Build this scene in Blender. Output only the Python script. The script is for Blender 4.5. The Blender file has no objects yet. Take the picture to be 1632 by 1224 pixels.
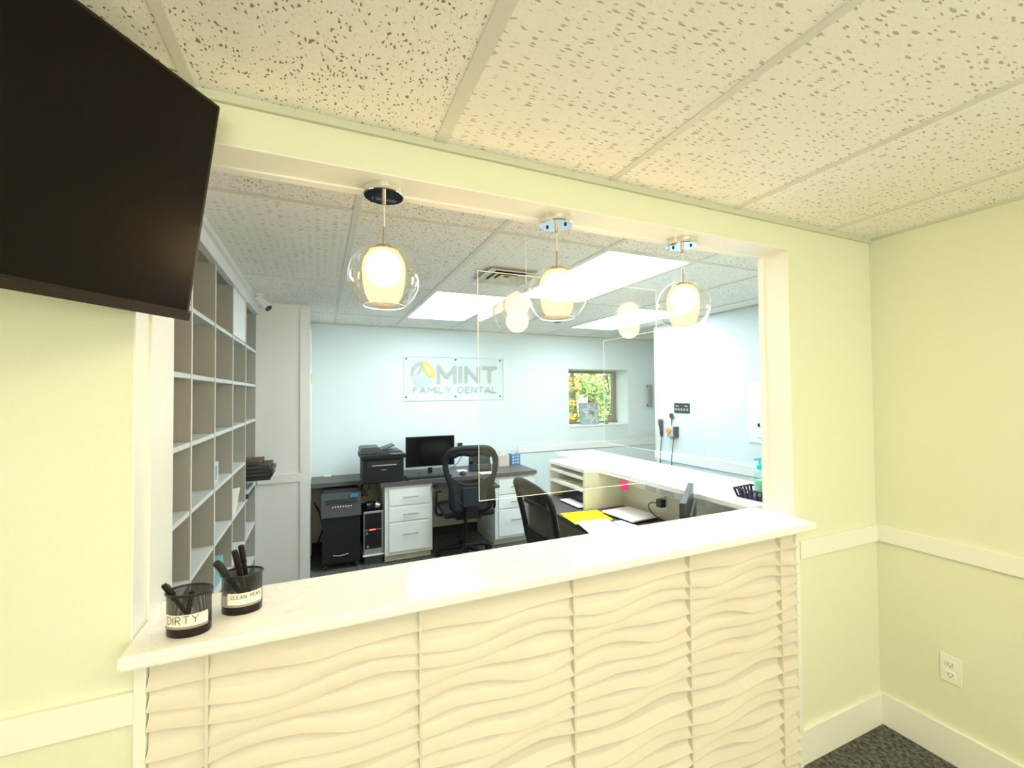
import bpy, bmesh, math, random
from mathutils import Vector, Matrix
S = bpy.context.scene
COL = S.collection
PI = math.pi
rnd = random.Random(7)
H = 2.333          # ceiling height
XR = 2.151         # waiting room right wall
YB = 3.64          # office back wall
ZS = 1.047         # sill top
T = 0.6096

# ------------------------------------------------------------------ materials
def new_mat(name):
    m = bpy.data.materials.new(name); m.use_nodes = True
    nt = m.node_tree
    return m, nt, nt.nodes['Principled BSDF']

def mat(name, col, rough=.5, metal=0, noise=0, nscale=20, bump=0, bscale=200, spec=.5, coat=0, trans=0):
    m, nt, b = new_mat(name)
    b.inputs['Base Color'].default_value = (*col, 1)
    b.inputs['Roughness'].default_value = rough
    b.inputs['Metallic'].default_value = metal
    b.inputs['Specular IOR Level'].default_value = spec
    b.inputs['Coat Weight'].default_value = coat
    b.inputs['Transmission Weight'].default_value = trans
    tc = nt.nodes.new('ShaderNodeTexCoord')
    if noise:
        n = nt.nodes.new('ShaderNodeTexNoise'); n.inputs['Scale'].default_value = nscale; n.inputs['Detail'].default_value = 4
        nt.links.new(tc.outputs['Object'], n.inputs['Vector'])
        mx = nt.nodes.new('ShaderNodeMix'); mx.data_type = 'RGBA'
        mx.inputs['A'].default_value = (*[c * (1 - noise) for c in col], 1)
        mx.inputs['B'].default_value = (*[min(1, c * (1 + noise)) for c in col], 1)
        nt.links.new(n.outputs['Fac'], mx.inputs['Factor']); nt.links.new(mx.outputs['Result'], b.inputs['Base Color'])
    if bump:
        n = nt.nodes.new('ShaderNodeTexNoise'); n.inputs['Scale'].default_value = bscale; n.inputs['Detail'].default_value = 3
        nt.links.new(tc.outputs['Object'], n.inputs['Vector'])
        bp = nt.nodes.new('ShaderNodeBump'); bp.inputs['Strength'].default_value = bump; bp.inputs['Distance'].default_value = .002
        nt.links.new(n.outputs['Fac'], bp.inputs['Height']); nt.links.new(bp.outputs['Normal'], b.inputs['Normal'])
    return m

def emis(name, col, s):
    m, nt, b = new_mat(name)
    b.inputs['Base Color'].default_value = (*col, 1)
    b.inputs['Emission Color'].default_value = (*col, 1); b.inputs['Emission Strength'].default_value = s
    return m

def clear_mat(name, tint=(1, 1, 1), rough=0.0, base=0.04, edge=1.0, refl=(1, 1, 1), ior=1.5, power=5):
    """thin clear glass or acrylic: transparent with fresnel reflections"""
    m, nt, b = new_mat(name); nt.nodes.remove(b)
    out = nt.nodes['Material Output']
    tr = nt.nodes.new('ShaderNodeBsdfTransparent'); tr.inputs['Color'].default_value = (*tint, 1)
    gl = nt.nodes.new('ShaderNodeBsdfGlossy'); gl.inputs['Roughness'].default_value = rough; gl.inputs['Color'].default_value = (*refl, 1)
    N = nt.nodes.new; Lk = nt.links.new
    geo = N('ShaderNodeNewGeometry')
    dot = N('ShaderNodeVectorMath'); dot.operation = 'DOT_PRODUCT'; Lk(geo.outputs['Incoming'], dot.inputs[0]); Lk(geo.outputs['Normal'], dot.inputs[1])
    ab = N('ShaderNodeMath'); ab.operation = 'ABSOLUTE'; Lk(dot.outputs['Value'], ab.inputs[0])
    om = N('ShaderNodeMath'); om.operation = 'SUBTRACT'; om.inputs[0].default_value = 1; Lk(ab.outputs[0], om.inputs[1])
    pw = N('ShaderNodeMath'); pw.operation = 'POWER'; pw.inputs[1].default_value = power; Lk(om.outputs[0], pw.inputs[0])
    mu = N('ShaderNodeMath'); mu.operation = 'MULTIPLY_ADD'; mu.inputs[1].default_value = .9 * min(1, edge); mu.inputs[2].default_value = base; mu.use_clamp = True; Lk(pw.outputs[0], mu.inputs[0])
    mx = N('ShaderNodeMixShader'); Lk(mu.outputs[0], mx.inputs[0])
    Lk(tr.outputs[0], mx.inputs[1]); Lk(gl.outputs[0], mx.inputs[2]); Lk(mx.outputs[0], out.inputs['Surface'])
    return m

def tile_mat(name, streak):
    m, nt, b = new_mat(name)
    N = nt.nodes.new; Lk = nt.links.new
    tc = N('ShaderNodeTexCoord')
    wn = N('ShaderNodeTexNoise'); wn.inputs['Scale'].default_value = 34; wn.inputs['Detail'].default_value = 2
    Lk(tc.outputs['Object'], wn.inputs['Vector'])
    sub = N('ShaderNodeVectorMath'); sub.operation = 'SUBTRACT'; sub.inputs[1].default_value = (.5, .5, .5); Lk(wn.outputs['Color'], sub.inputs[0])
    sc = N('ShaderNodeVectorMath'); sc.operation = 'SCALE'; sc.inputs['Scale'].default_value = .030 if not streak else .016; Lk(sub.outputs[0], sc.inputs[0])
    ad = N('ShaderNodeVectorMath'); ad.operation = 'ADD'; Lk(tc.outputs['Object'], ad.inputs[0]); Lk(sc.outputs[0], ad.inputs[1])
    mp = N('ShaderNodeMapping'); mp.inputs['Scale'].default_value = (28, 120, 1) if streak else (104, 66, 1)
    mp.inputs['Location'].default_value = (3.3, 7.7, 0)
    Lk(ad.outputs[0], mp.inputs['Vector'])
    vo = N('ShaderNodeTexVoronoi'); vo.voronoi_dimensions = '2D'; vo.inputs['Scale'].default_value = 1; Lk(mp.outputs[0], vo.inputs['Vector'])
    # random presence and size from the cell colour
    sp = N('ShaderNodeSeparateColor'); Lk(vo.outputs['Color'], sp.inputs[0])
    th = N('ShaderNodeMath'); th.operation = 'MULTIPLY_ADD'; th.inputs[1].default_value = .50; th.inputs[2].default_value = -.17; Lk(sp.outputs[0], th.inputs[0])
    df = N('ShaderNodeMath'); df.operation = 'SUBTRACT'; Lk(th.outputs[0], df.inputs[0]); Lk(vo.outputs['Distance'], df.inputs[1])
    mr = N('ShaderNodeMapRange'); mr.inputs['From Min'].default_value = 0; mr.inputs['From Max'].default_value = .07; Lk(df.outputs[0], mr.inputs['Value'])
    fn = N('ShaderNodeTexNoise'); fn.inputs['Scale'].default_value = 190; fn.inputs['Detail'].default_value = 3; Lk(tc.outputs['Object'], fn.inputs['Vector'])
    fr = N('ShaderNodeMapRange'); fr.inputs['From Min'].default_value = .56; fr.inputs['From Max'].default_value = .74; fr.inputs['To Max'].default_value = .22; Lk(fn.outputs['Fac'], fr.inputs['Value'])
    mx0 = N('ShaderNodeMath'); mx0.operation = 'MAXIMUM'; Lk(mr.outputs[0], mx0.inputs[0]); Lk(fr.outputs[0], mx0.inputs[1])
    mx = N('ShaderNodeMix'); mx.data_type = 'RGBA'
    mx.inputs['A'].default_value = (.94, .92, .86, 1); mx.inputs['B'].default_value = (.56, .49, .39, 1) if streak else (.34, .26, .17, 1)
    Lk(mx0.outputs[0], mx.inputs['Factor']); Lk(mx.outputs['Result'], b.inputs['Base Color'])
    b.inputs['Roughness'].default_value = .95; b.inputs['Specular IOR Level'].default_value = .1
    bp = N('ShaderNodeBump'); bp.inputs['Strength'].default_value = .7; bp.inputs['Distance'].default_value = .003; bp.invert = True
    Lk(mx0.outputs[0], bp.inputs['Height']); Lk(bp.outputs['Normal'], b.inputs['Normal'])
    return m

def mesh_wire_mat(name, col, pitch):
    """woven metal mesh: open holes by object-space grid"""
    m, nt, b = new_mat(name); N = nt.nodes.new; Lk = nt.links.new
    b.inputs['Base Color'].default_value = (*col, 1); b.inputs['Roughness'].default_value = .4
    uv = N('ShaderNodeUVMap'); sep = N('ShaderNodeSeparateXYZ'); Lk(uv.outputs[0], sep.inputs[0])
    vals = []
    for op in ('ADD', 'SUBTRACT'):
        a = N('ShaderNodeMath'); a.operation = op; Lk(sep.outputs[0], a.inputs[0]); Lk(sep.outputs[1], a.inputs[1])
        mu = N('ShaderNodeMath'); mu.operation = 'MULTIPLY'; mu.inputs[1].default_value = 1 / pitch; Lk(a.outputs[0], mu.inputs[0])
        f = N('ShaderNodeMath'); f.operation = 'FRACT'; Lk(mu.outputs[0], f.inputs[0])
        g = N('ShaderNodeMath'); g.operation = 'GREATER_THAN'; g.inputs[1].default_value = .42; Lk(f.outputs[0], g.inputs[0]); vals.append(g)
    h = N('ShaderNodeMath'); h.operation = 'MULTIPLY'; Lk(vals[0].outputs[0], h.inputs[0]); Lk(vals[1].outputs[0], h.inputs[1])
    inv = N('ShaderNodeMath'); inv.operation = 'SUBTRACT'; inv.inputs[0].default_value = 1; Lk(h.outputs[0], inv.inputs[1])
    Lk(inv.outputs[0], b.inputs['Alpha'])
    return m

def quartz():
    m, nt, b = new_mat('quartz'); N = nt.nodes.new; Lk = nt.links.new
    tc = N('ShaderNodeTexCoord')
    n = N('ShaderNodeTexNoise'); n.inputs['Scale'].default_value = 5; n.inputs['Detail'].default_value = 8; n.inputs['Distortion'].default_value = 1.6
    Lk(tc.outputs['Object'], n.inputs['Vector'])
    r = N('ShaderNodeValToRGB'); e = r.color_ramp.elements
    e[0].position = .47; e[0].color = (.93, .91, .86, 1); e[1].position = .53; e[1].color = (.93, .91, .86, 1)
    x = r.color_ramp.elements.new(.5); x.color = (.88, .85, .77, 1)
    Lk(n.outputs['Fac'], r.inputs[0]); Lk(r.outputs[0], b.inputs['Base Color'])
    b.inputs['Roughness'].default_value = .12
    return m

def carpet():
    m, nt, b = new_mat('carpet'); N = nt.nodes.new; Lk = nt.links.new
    tc = N('ShaderNodeTexCoord')
    n = N('ShaderNodeTexNoise'); n.inputs['Scale'].default_value = 60; n.inputs['Detail'].default_value = 6
    Lk(tc.outputs['Object'], n.inputs['Vector'])
    r = N('ShaderNodeValToRGB'); e = r.color_ramp.elements
    e[0].position = .38; e[0].color = (.035, .038, .034, 1); e[1].position = .65; e[1].color = (.16, .165, .15, 1)
    Lk(n.outputs['Fac'], r.inputs[0]); Lk(r.outputs[0], b.inputs['Base Color'])
    b.inputs['Roughness'].default_value = 1
    bp = N('ShaderNodeBump'); bp.inputs['Strength'].default_value = .8; bp.inputs['Distance'].default_value = .006
    Lk(n.outputs['Fac'], bp.inputs['Height']); Lk(bp.outputs['Normal'], b.inputs['Normal'])
    return m

M = {}
M['mint'] = mat('mint_wall_paint', (.77, .80, .61), .7, bump=.25, bscale=260)
M['office'] = mat('office_wall_paint', (.73, .82, .84), .7, bump=.15, bscale=260)
M['closet'] = mat('closet_wall_paint', (.86, .87, .84), .7)
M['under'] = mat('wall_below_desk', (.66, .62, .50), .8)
M['trim'] = mat('white_trim', (.86, .87, .79), .38)
M['wtrim'] = mat('office_white_trim', (.85, .86, .86), .4)
M['panel'] = mat('gypsum_wave_panel', (.74, .69, .59), .6, bump=.3, bscale=500)
M['quartz'] = quartz(); M['carpet'] = carpet()
M['tile_a'] = tile_mat('ceiling_tile_fissured', False); M['tile_b'] = tile_mat('ceiling_tile_streaked', True)
M['tee'] = mat('ceiling_grid', (.74, .73, .66), .5)
M['angle'] = mat('ceiling_wall_angle', (.62, .64, .50), .5)
M['black'] = mat('black_plastic', (.012, .012, .013), .35)
M['blackm'] = mat('black_matte', (.010, .012, .014), .7)
M['tvscreen'] = mat('tv_screen', (.005, .003, .002), .25, spec=.16)
M['tvbezel'] = mat('tv_bezel', (.014, .009, .006), .4, spec=.3)
M['screen'] = mat('monitor_screen', (.004, .004, .005), .15)
M['silver'] = mat('silver_plastic', (.55, .56, .57), .3, metal=.6)
M['chrome'] = mat('chrome', (.85, .86, .87), .04, metal=1)
M['nickel'] = mat('brushed_nickel', (.55, .48, .42), .25, metal=1)
M['steel'] = mat('dark_steel', (.30, .30, .29), .3, metal=.8)
M['copper'] = mat('copper_cap', (.70, .45, .33), .25, metal=1)
M['cord_clear'] = mat('clear_cord', (.75, .72, .66), .3)
M['glass'] = clear_mat('clear_glass', (.97, .955, .93), .03, edge=1, base=.06, power=2.6)
M['acrylic'] = clear_mat('clear_acrylic', (.95, .955, .94), 0, edge=1.0, base=.075)
M['signsmall'] = mat('sign_small_grey', (.42, .49, .50), .5)
M['signplate'] = clear_mat('clear_sign_acrylic', (.985, .99, .985), 0, edge=.9, base=.012)
M['acredge'] = mat('acrylic_edge', (.9, .95, .88), .2)
M['pane'] = clear_mat('window_glass', (.93, .97, .93), 0)
def inner_glass():
    m, nt, b = new_mat('crackled_amber_glass'); N = nt.nodes.new; Lk = nt.links.new
    nt.nodes.remove(b); out = nt.nodes['Material Output']
    tc = N('ShaderNodeTexCoord'); v = N('ShaderNodeTexVoronoi'); v.feature = 'DISTANCE_TO_EDGE'; v.inputs['Scale'].default_value = 130
    Lk(tc.outputs['Object'], v.inputs['Vector'])
    r = N('ShaderNodeMapRange'); r.inputs['From Max'].default_value = .12; r.inputs['To Min'].default_value = .75; r.inputs['To Max'].default_value = .42; Lk(v.outputs['Distance'], r.inputs['Value'])
    tr = N('ShaderNodeBsdfTransparent'); tr.inputs['Color'].default_value = (1, .86, .62, 1)
    tl = N('ShaderNodeBsdfTranslucent'); tl.inputs['Color'].default_value = (.22, .13, .06, 1)
    em = N('ShaderNodeEmission'); em.inputs['Color'].default_value = (1, .70, .40, 1); em.inputs['Strength'].default_value = .42
    ad = N('ShaderNodeAddShader'); Lk(tl.outputs[0], ad.inputs[0]); Lk(em.outputs[0], ad.inputs[1])
    mx = N('ShaderNodeMixShader'); Lk(r.outputs[0], mx.inputs[0]); Lk(tr.outputs[0], mx.inputs[1]); Lk(ad.outputs[0], mx.inputs[2])
    Lk(mx.outputs[0], out.inputs['Surface'])
    return m
M['amber'] = inner_glass()
M['bulb'] = emis('lit_bulb', (1, .83, .57), 15)
M['troffer'] = emis('fluorescent_diffuser', (.84, .96, 1), 7.6)
M['troffer_warm'] = emis('warm_diffuser', (1, .87, .60), 5.4)
M['shelf'] = mat('grey_melamine', (.42, .405, .365), .55, noise=.04, nscale=90)
M['shelfedge'] = mat('shelf_front_edge', (.68, .70, .68), .5)
M['white'] = mat('white_paper', (.9, .9, .9), .6)
M['whitec'] = mat('white_cabinet_paint', (.93, .96, .96), .35)
M['desk'] = mat('grey_laminate_worktop', (.105, .098, .098), .4, noise=.12, nscale=60, spec=.35)
M['darkbase'] = mat('dark_rubber_base', (.03, .028, .027), .6)
M['charcoal'] = mat('charcoal_plastic', (.010, .014, .016), .6, spec=.3)
M['slate'] = mat('slate_plastic', (.045, .055, .062), .4)
M['meshf'] = mat('mesh_fabric', (.018, .026, .034), .8, noise=.3, nscale=300)
def sheer():
    m, nt, b = new_mat('sheer_mesh_fabric')
    b.inputs['Base Color'].default_value = (.03, .045, .045, 1); b.inputs['Roughness'].default_value = .8; b.inputs['Alpha'].default_value = .72
    return m
M['sheer'] = sheer()
M['red'] = emis('red_power_light', (1, .05, .03), 4)
M['blue'] = mat('blue_sticker', (.05, .22, .5), .5)
M['counter'] = mat('white_counter', (.93, .94, .95), .3)
M['cream'] = mat('cream_panel', (.80, .78, .66), .6)
M['yellow'] = mat('yellow_folder', (.95, .88, .0), .5)
M['pink'] = mat('pink_note', (.85, .03, .22), .6)
M['purple'] = mat('dark_purple_plastic', (.025, .012, .05), .4)
M['teal'] = mat('teal_pump', (.05, .62, .62), .35)
M['bottle'] = clear_mat('bottle_plastic', (.80, .95, .94), .05, edge=2)
M['wire'] = mesh_wire_mat('black_wire_mesh', (.015, .013, .012), .0030)
M['label'] = mat('paper_label', (.88, .84, .72), .6)
M['tape'] = mat('clear_tape', (.33, .29, .27), .2)
M['ink'] = mat('marker_ink', (.05, .045, .06), .6)
M['pen'] = mat('black_pen', (.009, .005, .004), .3, spec=.35)
M['pengreen'] = mat('dark_green_pen', (.016, .022, .015), .4, spec=.35)
M['brownframe'] = mat('bronze_window_frame', (.16, .11, .07), .45)
M['ventdark'] = mat('vent_inside', (.05, .03, .02), .8)
M['vent'] = mat('vent_paint', (.66, .63, .50), .5)
M['brass'] = mat('brass', (.55, .42, .2), .3, metal=1)
M['leather'] = mat('dark_wallets', (.03, .028, .028), .5)
M['brownl'] = mat('brown_wallets', (.09, .05, .04), .5)
M['signgrey'] = mat('sign_grey', (.44, .49, .45), .5)
M['pullgrey'] = mat('pull_grey', (.22, .24, .24), .5)
M['artblue'] = mat('art_grey_blue', (.30, .36, .40), .7, noise=.25, nscale=14)
M['artpetal'] = mat('art_petal', (.55, .60, .60), .7, noise=.2, nscale=20)
M['signlight'] = mat('sign_pale_grey', (.60, .66, .65), .5)
M['signmint'] = mat('sign_mint', (.50, .82, .64), .5)
M['signyellow'] = mat('sign_yellow', (.92, .92, .12), .5)
M['teallt'] = mat('art_teal', (.25, .42, .45), .7)
M['orange'] = mat('orange_knob', (.75, .32, .10), .5)
M['beigebox'] = mat('beige_box', (.62, .58, .42), .5)
M['tissuebox'] = mat('marbled_tissue_box', (.62, .52, .50), .6, noise=.3, nscale=60)
M['bark'] = mat('bark', (.12, .09, .06), .9)
M['leafg'] = mat('green_leaves', (.30, .44, .14), .7, noise=.3, nscale=8)
M['leafy'] = mat('yellow_leaves', (.55, .38, .08), .7, noise=.3, nscale=8)
M['leafp'] = mat('pale_green_leaves', (.50, .66, .28), .7, noise=.3, nscale=8)
M['grass'] = mat('grass_ground', (.25, .34, .10), .9, noise=.3, nscale=9)

# ------------------------------------------------------------------ mesh helpers
def bm_box(bm, x0, x1, y0, y1, z0, z1, mi=0, bev=0):
    vs = [bm.verts.new((x, y, z)) for x in (x0, x1) for y in (y0, y1) for z in (z0, z1)]
    fs = []
    for q in ((0, 1, 3, 2), (4, 6, 7, 5), (0, 4, 5, 1), (2, 3, 7, 6), (0, 2, 6, 4), (1, 5, 7, 3)):
        f = bm.faces.new([vs[i] for i in q]); f.material_index = mi; fs.append(f)
    if bev:
        es = list({e for f in fs for e in f.edges})
        bmesh.ops.bevel(bm, geom=es, offset=bev, segments=2, affect='EDGES', profile=.5)
    return fs

def obj(name, bm, mats, parent=None, smooth=False, loc=None, rot=None):
    me = bpy.data.meshes.new(name)
    bmesh.ops.recalc_face_normals(bm, faces=bm.faces)
    bm.to_mesh(me); bm.free()
    for m in (mats if isinstance(mats, (list, tuple)) else [mats]): me.materials.append(m)
    if smooth:
        for p in me.polygons: p.use_smooth = True
        me.set_sharp_from_angle(angle=math.radians(40)) if hasattr(me, 'set_sharp_from_angle') else None
    o = bpy.data.objects.new(name, me); COL.objects.link(o)
    if parent: o.parent = parent
    if loc: o.location = loc
    if rot: o.rotation_euler = rot
    return o

def box(name, x0, x1, y0, y1, z0, z1, m, parent=None, bev=0, rot=None, loc=None):
    bm = bmesh.new(); bm_box(bm, x0, x1, y0, y1, z0, z1, 0, bev)
    return obj(name, bm, m, parent, loc=loc, rot=rot)

def boxes(name, lst, m, parent=None, bev=0):
    bm = bmesh.new()
    for b in lst: bm_box(bm, *b[:6], b[6] if len(b) > 6 else 0, bev)
    return obj(name, bm, m, parent)

def bm_tube(bm, pts, r, n=10, closed=False, flat=None, mi=0):
    """swept tube; r float or list; flat=(axis vector, factor) squashes the section along an axis"""
    pts = [Vector(p) for p in pts]; N = len(pts)
    rs = r if isinstance(r, (list, tuple)) else [r] * N
    rings = []; up = None
    for i, p in enumerate(pts):
        a = pts[(i - 1) % N] if (closed or i > 0) else p
        b = pts[(i + 1) % N] if (closed or i < N - 1) else p
        t = (b - a).normalized()
        if up is None:
            up = t.orthogonal().normalized()
        up = (up - t * up.dot(t)).normalized(); side = t.cross(up)
        ring = []
        for k in range(n):
            a_ = 2 * PI * k / n; d = (up * math.cos(a_) + side * math.sin(a_)) * rs[i]
            if flat:
                ax = Vector(flat[0]).normalized(); d = d - ax * d.dot(ax) * (1 - flat[1])
            ring.append(bm.verts.new(p + d))
        rings.append(ring)
    m = N if closed else N - 1
    for i in range(m):
        A, B = rings[i], rings[(i + 1) % N]
        off = 0
        if closed and i == N - 1:
            off = min(range(n), key=lambda o: sum((A[k].co - B[(k + o) % n].co).length for k in range(n)))
        for k in range(n):
            f = bm.faces.new((A[k], A[(k + 1) % n], B[(k + 1 + off) % n], B[(k + off) % n])); f.material_index = mi
    if not closed:
        for ring in (rings[0], rings[-1]):
            f = bm.faces.new(ring); f.material_index = mi

def tube(name, pts, r, m, parent=None, n=10, closed=False, flat=None):
    bm = bmesh.new(); bm_tube(bm, pts, r, n, closed, flat)
    return obj(name, bm, m, parent, smooth=True)

def bm_lathe(bm, prof, cx=0, cy=0, n=40, sx=1, sy=1, mi=0, rot=0):
    rings = []
    for r, z in prof:
        if r < 1e-6: rings.append([bm.verts.new((cx, cy, z))]); continue
        ring = []
        for k in range(n):
            a = 2 * PI * k / n; x, y = r * sx * math.cos(a), r * sy * math.sin(a)
            ring.append(bm.verts.new((cx + x * math.cos(rot) - y * math.sin(rot), cy + x * math.sin(rot) + y * math.cos(rot), z)))
        rings.append(ring)
    for A, B in zip(rings, rings[1:]):
        if len(A) == 1 and len(B) == 1: continue
        for k in range(n):
            k2 = (k + 1) % n
            if len(A) == 1: f = bm.faces.new((A[0], B[k], B[k2]))
            elif len(B) == 1: f = bm.faces.new((A[k], B[0], A[k2]))
            else: f = bm.faces.new((A[k], A[k2], B[k2], B[k]))
            f.material_index = mi

def lathe(name, prof, cx, cy, m, parent=None, n=40, sx=1, sy=1, rot=0):
    bm = bmesh.new(); bm_lathe(bm, prof, cx, cy, n, sx, sy, 0, rot)
    return obj(name, bm, m, parent, smooth=True)

def prism(name, pts, h0, h1, axis, m, parent=None, bev=0):
    """polygon pts (2-D) extruded along axis from h0 to h1"""
    bm = bmesh.new()
    def P(p, h):
        return {'x': (h, p[0], p[1]), 'y': (p[0], h, p[1]), 'z': (p[0], p[1], h)}[axis]
    A = [bm.verts.new(P(p, h0)) for p in pts]; B = [bm.verts.new(P(p, h1)) for p in pts]
    bm.faces.new(A); bm.faces.new(B[::-1])
    for i in range(len(pts)):
        j = (i + 1) % len(pts); bm.faces.new((A[i], A[j], B[j], B[i]))
    if bev: bmesh.ops.bevel(bm, geom=list(bm.edges), offset=bev, segments=2, affect='EDGES', profile=.5)
    return obj(name, bm, m, parent)

def tag(o, label=None, cat=None, group=None, kind=None):
    if label: o['label'] = label
    if cat: o['category'] = cat
    if group: o['group'] = group
    if kind: o['kind'] = kind
    return o

def thing(name, label, cat, loc=(0, 0, 0), rz=0, group=None):
    o = bpy.data.objects.new(name, None); COL.objects.link(o); o.empty_display_size = .05
    o.location = loc; o.rotation_euler = (0, 0, rz)
    return tag(o, label, cat, group)

def struct(o): o['kind'] = 'structure'; return o

# stroke lettering -------------------------------------------------------------
def arc(cx, cy, rx, ry, a0, a1, n=10):
    return [(cx + rx * math.cos(math.radians(a0 + (a1 - a0) * i / n)), cy + ry * math.sin(math.radians(a0 + (a1 - a0) * i / n))) for i in range(n + 1)]
GL = {  # width, polylines in a unit-high cell
 'M': (.95, [[(0, 0), (0, 1), (.475, .32), (.95, 1), (.95, 0)]]),
 'I': (.0, [[(0, 0), (0, 1)]]),
 'N': (.75, [[(0, 0), (0, 1), (.75, 0), (.75, 1)]]),
 'T': (.75, [[(0, 1), (.75, 1)], [(.375, 1), (.375, 0)]]),
 'F': (.6, [[(0, 0), (0, 1), (.6, 1)], [(0, .52), (.5, .52)]]),
 'A': (.85, [[(0, 0), (.425, 1), (.85, 0)], [(.17, .35), (.68, .35)]]),
 'L': (.6, [[(0, 1), (0, 0), (.6, 0)]]),
 'Y': (.8, [[(0, 1), (.4, .5), (.8, 1)], [(.4, .5), (.4, 0)]]),
 'D': (.75, [[(0, 0), (0, 1), (.3, 1)] + arc(.3, .5, .45, .5, 90, -90) + [(0, 0)]]),
 'E': (.6, [[(.6, 1), (0, 1), (0, 0), (.6, 0)], [(0, .5), (.5, .5)]]),
 'R': (.65, [[(0, 0), (0, 1), (.35, 1)] + arc(.35, .75, .28, .25, 90, -90) + [(0, .5)], [(.3, .5), (.65, 0)]]),
 'C': (.75, [arc(.42, .5, .42, .5, 50, 310, 14)]),
 'P': (.65, [[(0, 0), (0, 1), (.35, 1)] + arc(.35, .75, .28, .25, 90, -90) + [(0, .5)]]),
 'S': (.6, [arc(.3, .75, .28, .25, 40, 250, 8) + arc(.3, .25, .28, .25, 90, -140, 8)[1:]]),
 ' ': (.5, []),
}
def text_lines(s, x0, x1, z0, h):
    gap = .32; tot = sum(GL[c][0] for c in s) + gap * (len(s) - 1)
    sx = (x1 - x0) / tot; out = []; x = 0
    for c in s:
        w, pl = GL[c]
        for p in pl: out.append([(x0 + (x + u) * sx, z0 + v * h) for u, v in p])
        x += w + gap
    return out
def bm_strokes(bm, lines, w, fn, mi=0):
    """flat round-ended strokes; fn maps (u, v) to 3-D; pieces are layered 0.03 mm apart like ink coats"""
    cnt = 0
    def lift(fs, vs):
        nonlocal cnt
        fs[0].normal_update(); nn = fs[0].normal.copy() * (3e-5 * cnt); cnt += 1
        for v in vs: v.co += nn
    for pl in lines:
        for (a, b) in zip(pl, pl[1:]):
            dx, dy = b[0] - a[0], b[1] - a[1]; L = math.hypot(dx, dy)
            if L < 1e-9: continue
            nx, ny = -dy / L * w / 2, dx / L * w / 2
            ns = max(1, int(L / .012)); prev = None; fs = []; vs = []
            for i in range(ns + 1):
                t = i / ns; x, y = a[0] + dx * t, a[1] + dy * t
                cur = (bm.verts.new(fn(x + nx, y + ny)), bm.verts.new(fn(x - nx, y - ny))); vs += cur
                if prev: fs.append(bm.faces.new((prev[0], prev[1], cur[1], cur[0])))
                prev = cur
            lift(fs, vs)
        for p in pl:
            vs = [bm.verts.new(fn(p[0] + w / 2 * math.cos(2 * PI * k / 10), p[1] + w / 2 * math.sin(2 * PI * k / 10))) for k in range(10)]
            lift([bm.faces.new(vs)], vs)

# ------------------------------------------------------------------ setting
XL0, YR = -2.5, -3.9
floor = struct(box('floor', -2.6, 4.9, -4.0, 4.0, -.06, 0, M['carpet']))

# ceiling: individual tile faces in one slab, grid tees as trim
def ceiling():
    bm = bmesh.new()
    def q(x0, x1, y0, y1, mi):
        bm_box(bm, x0, x1, y0, y1, H, H + .03, mi)
    xs = [XL0 - .1] + [k * T for k in range(-4, 4)] + [XR + .1]
    ys = [YR - .1, -2.50, -1.28, 0.07]
    for i in range(len(xs) - 1):
        for j in range(len(ys) - 1):
            if j == 1 and i in (4, 6): continue
            q(xs[i], xs[i + 1], ys[j], ys[j + 1], 0 if xs[i] < -.01 else 1)
    ox = [-1.2, -.19, .42, 1.03, 1.64, 2.25, 2.86, 3.47, 4.08, 4.9]
    oy = [.07, .59, 1.81, 3.03, 4.0]
    lights = {(3, 1), (2, 2), (5, 2)}
    for i in range(len(ox) - 1):
        for j in range(len(oy) - 1):
            if (i, j) in lights or (i, j) == (1, 1) and False: continue
            q(ox[i], ox[i + 1], oy[j], oy[j + 1], (i + j) % 2 if j else 0)
    o = obj('ceiling', bm, [M['tile_a'], M['tile_b']]); struct(o)
    # tees
    t1 = []
    for x in xs[1:-1]:
        w = .018 if abs(x) < .01 else .012
        t1.append((x - w, x + w, YR, -.001, H - .004, H))
    for y in ys[1:-1]: t1.append((XL0, XR, y - .012, y + .012, H - .0035, H))
    struct(boxes('trim_1', t1, M['tee']))
    t2 = []
    for x in ox[1:-1]: t2.append((x - .012, x + .012, .15, YB, H - .004, H))
    for y in oy[1:-1]: t2.append((-1.1, 4.8, y - .012, y + .012, H - .0035, H))
    struct(boxes('trim_2', t2, M['tee']))
    struct(boxes('trim_3', [(XL0, XR, -.012, 0, H - .022, H), (XR - .006, XR, YR, 0, H - .012, H)], M['angle']))
    struct(boxes('trim_4', [(-.41, 4.8, YB - .012, YB, H - .012, H), (3.088, 3.1, .15, 2.6, H - .012, H)], M['angle']))
ceiling()

XO0, XO1, ZO = -.711, 1.545, 2.208     # opening faces
struct(boxes('wall_front', [(XL0 - .1, XO0 - .004, 0, .135, 0, H), (XO1 + .004, 3.25, 0, .135, 0, H),
                            (XO0 - .004, XO1 + .004, 0, .135, ZO + .004, H), (XO0 - .004, XO1 + .004, 0, .135, 0, ZS - .032)], M['mint']))
struct(box('wall_right', XR, XR + .12, YR - .1, 0, 0, H, M['mint']))
struct(box('wall_left', XL0 - .1, XL0, YR - .1, 0, 0, H, M['mint']))
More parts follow.
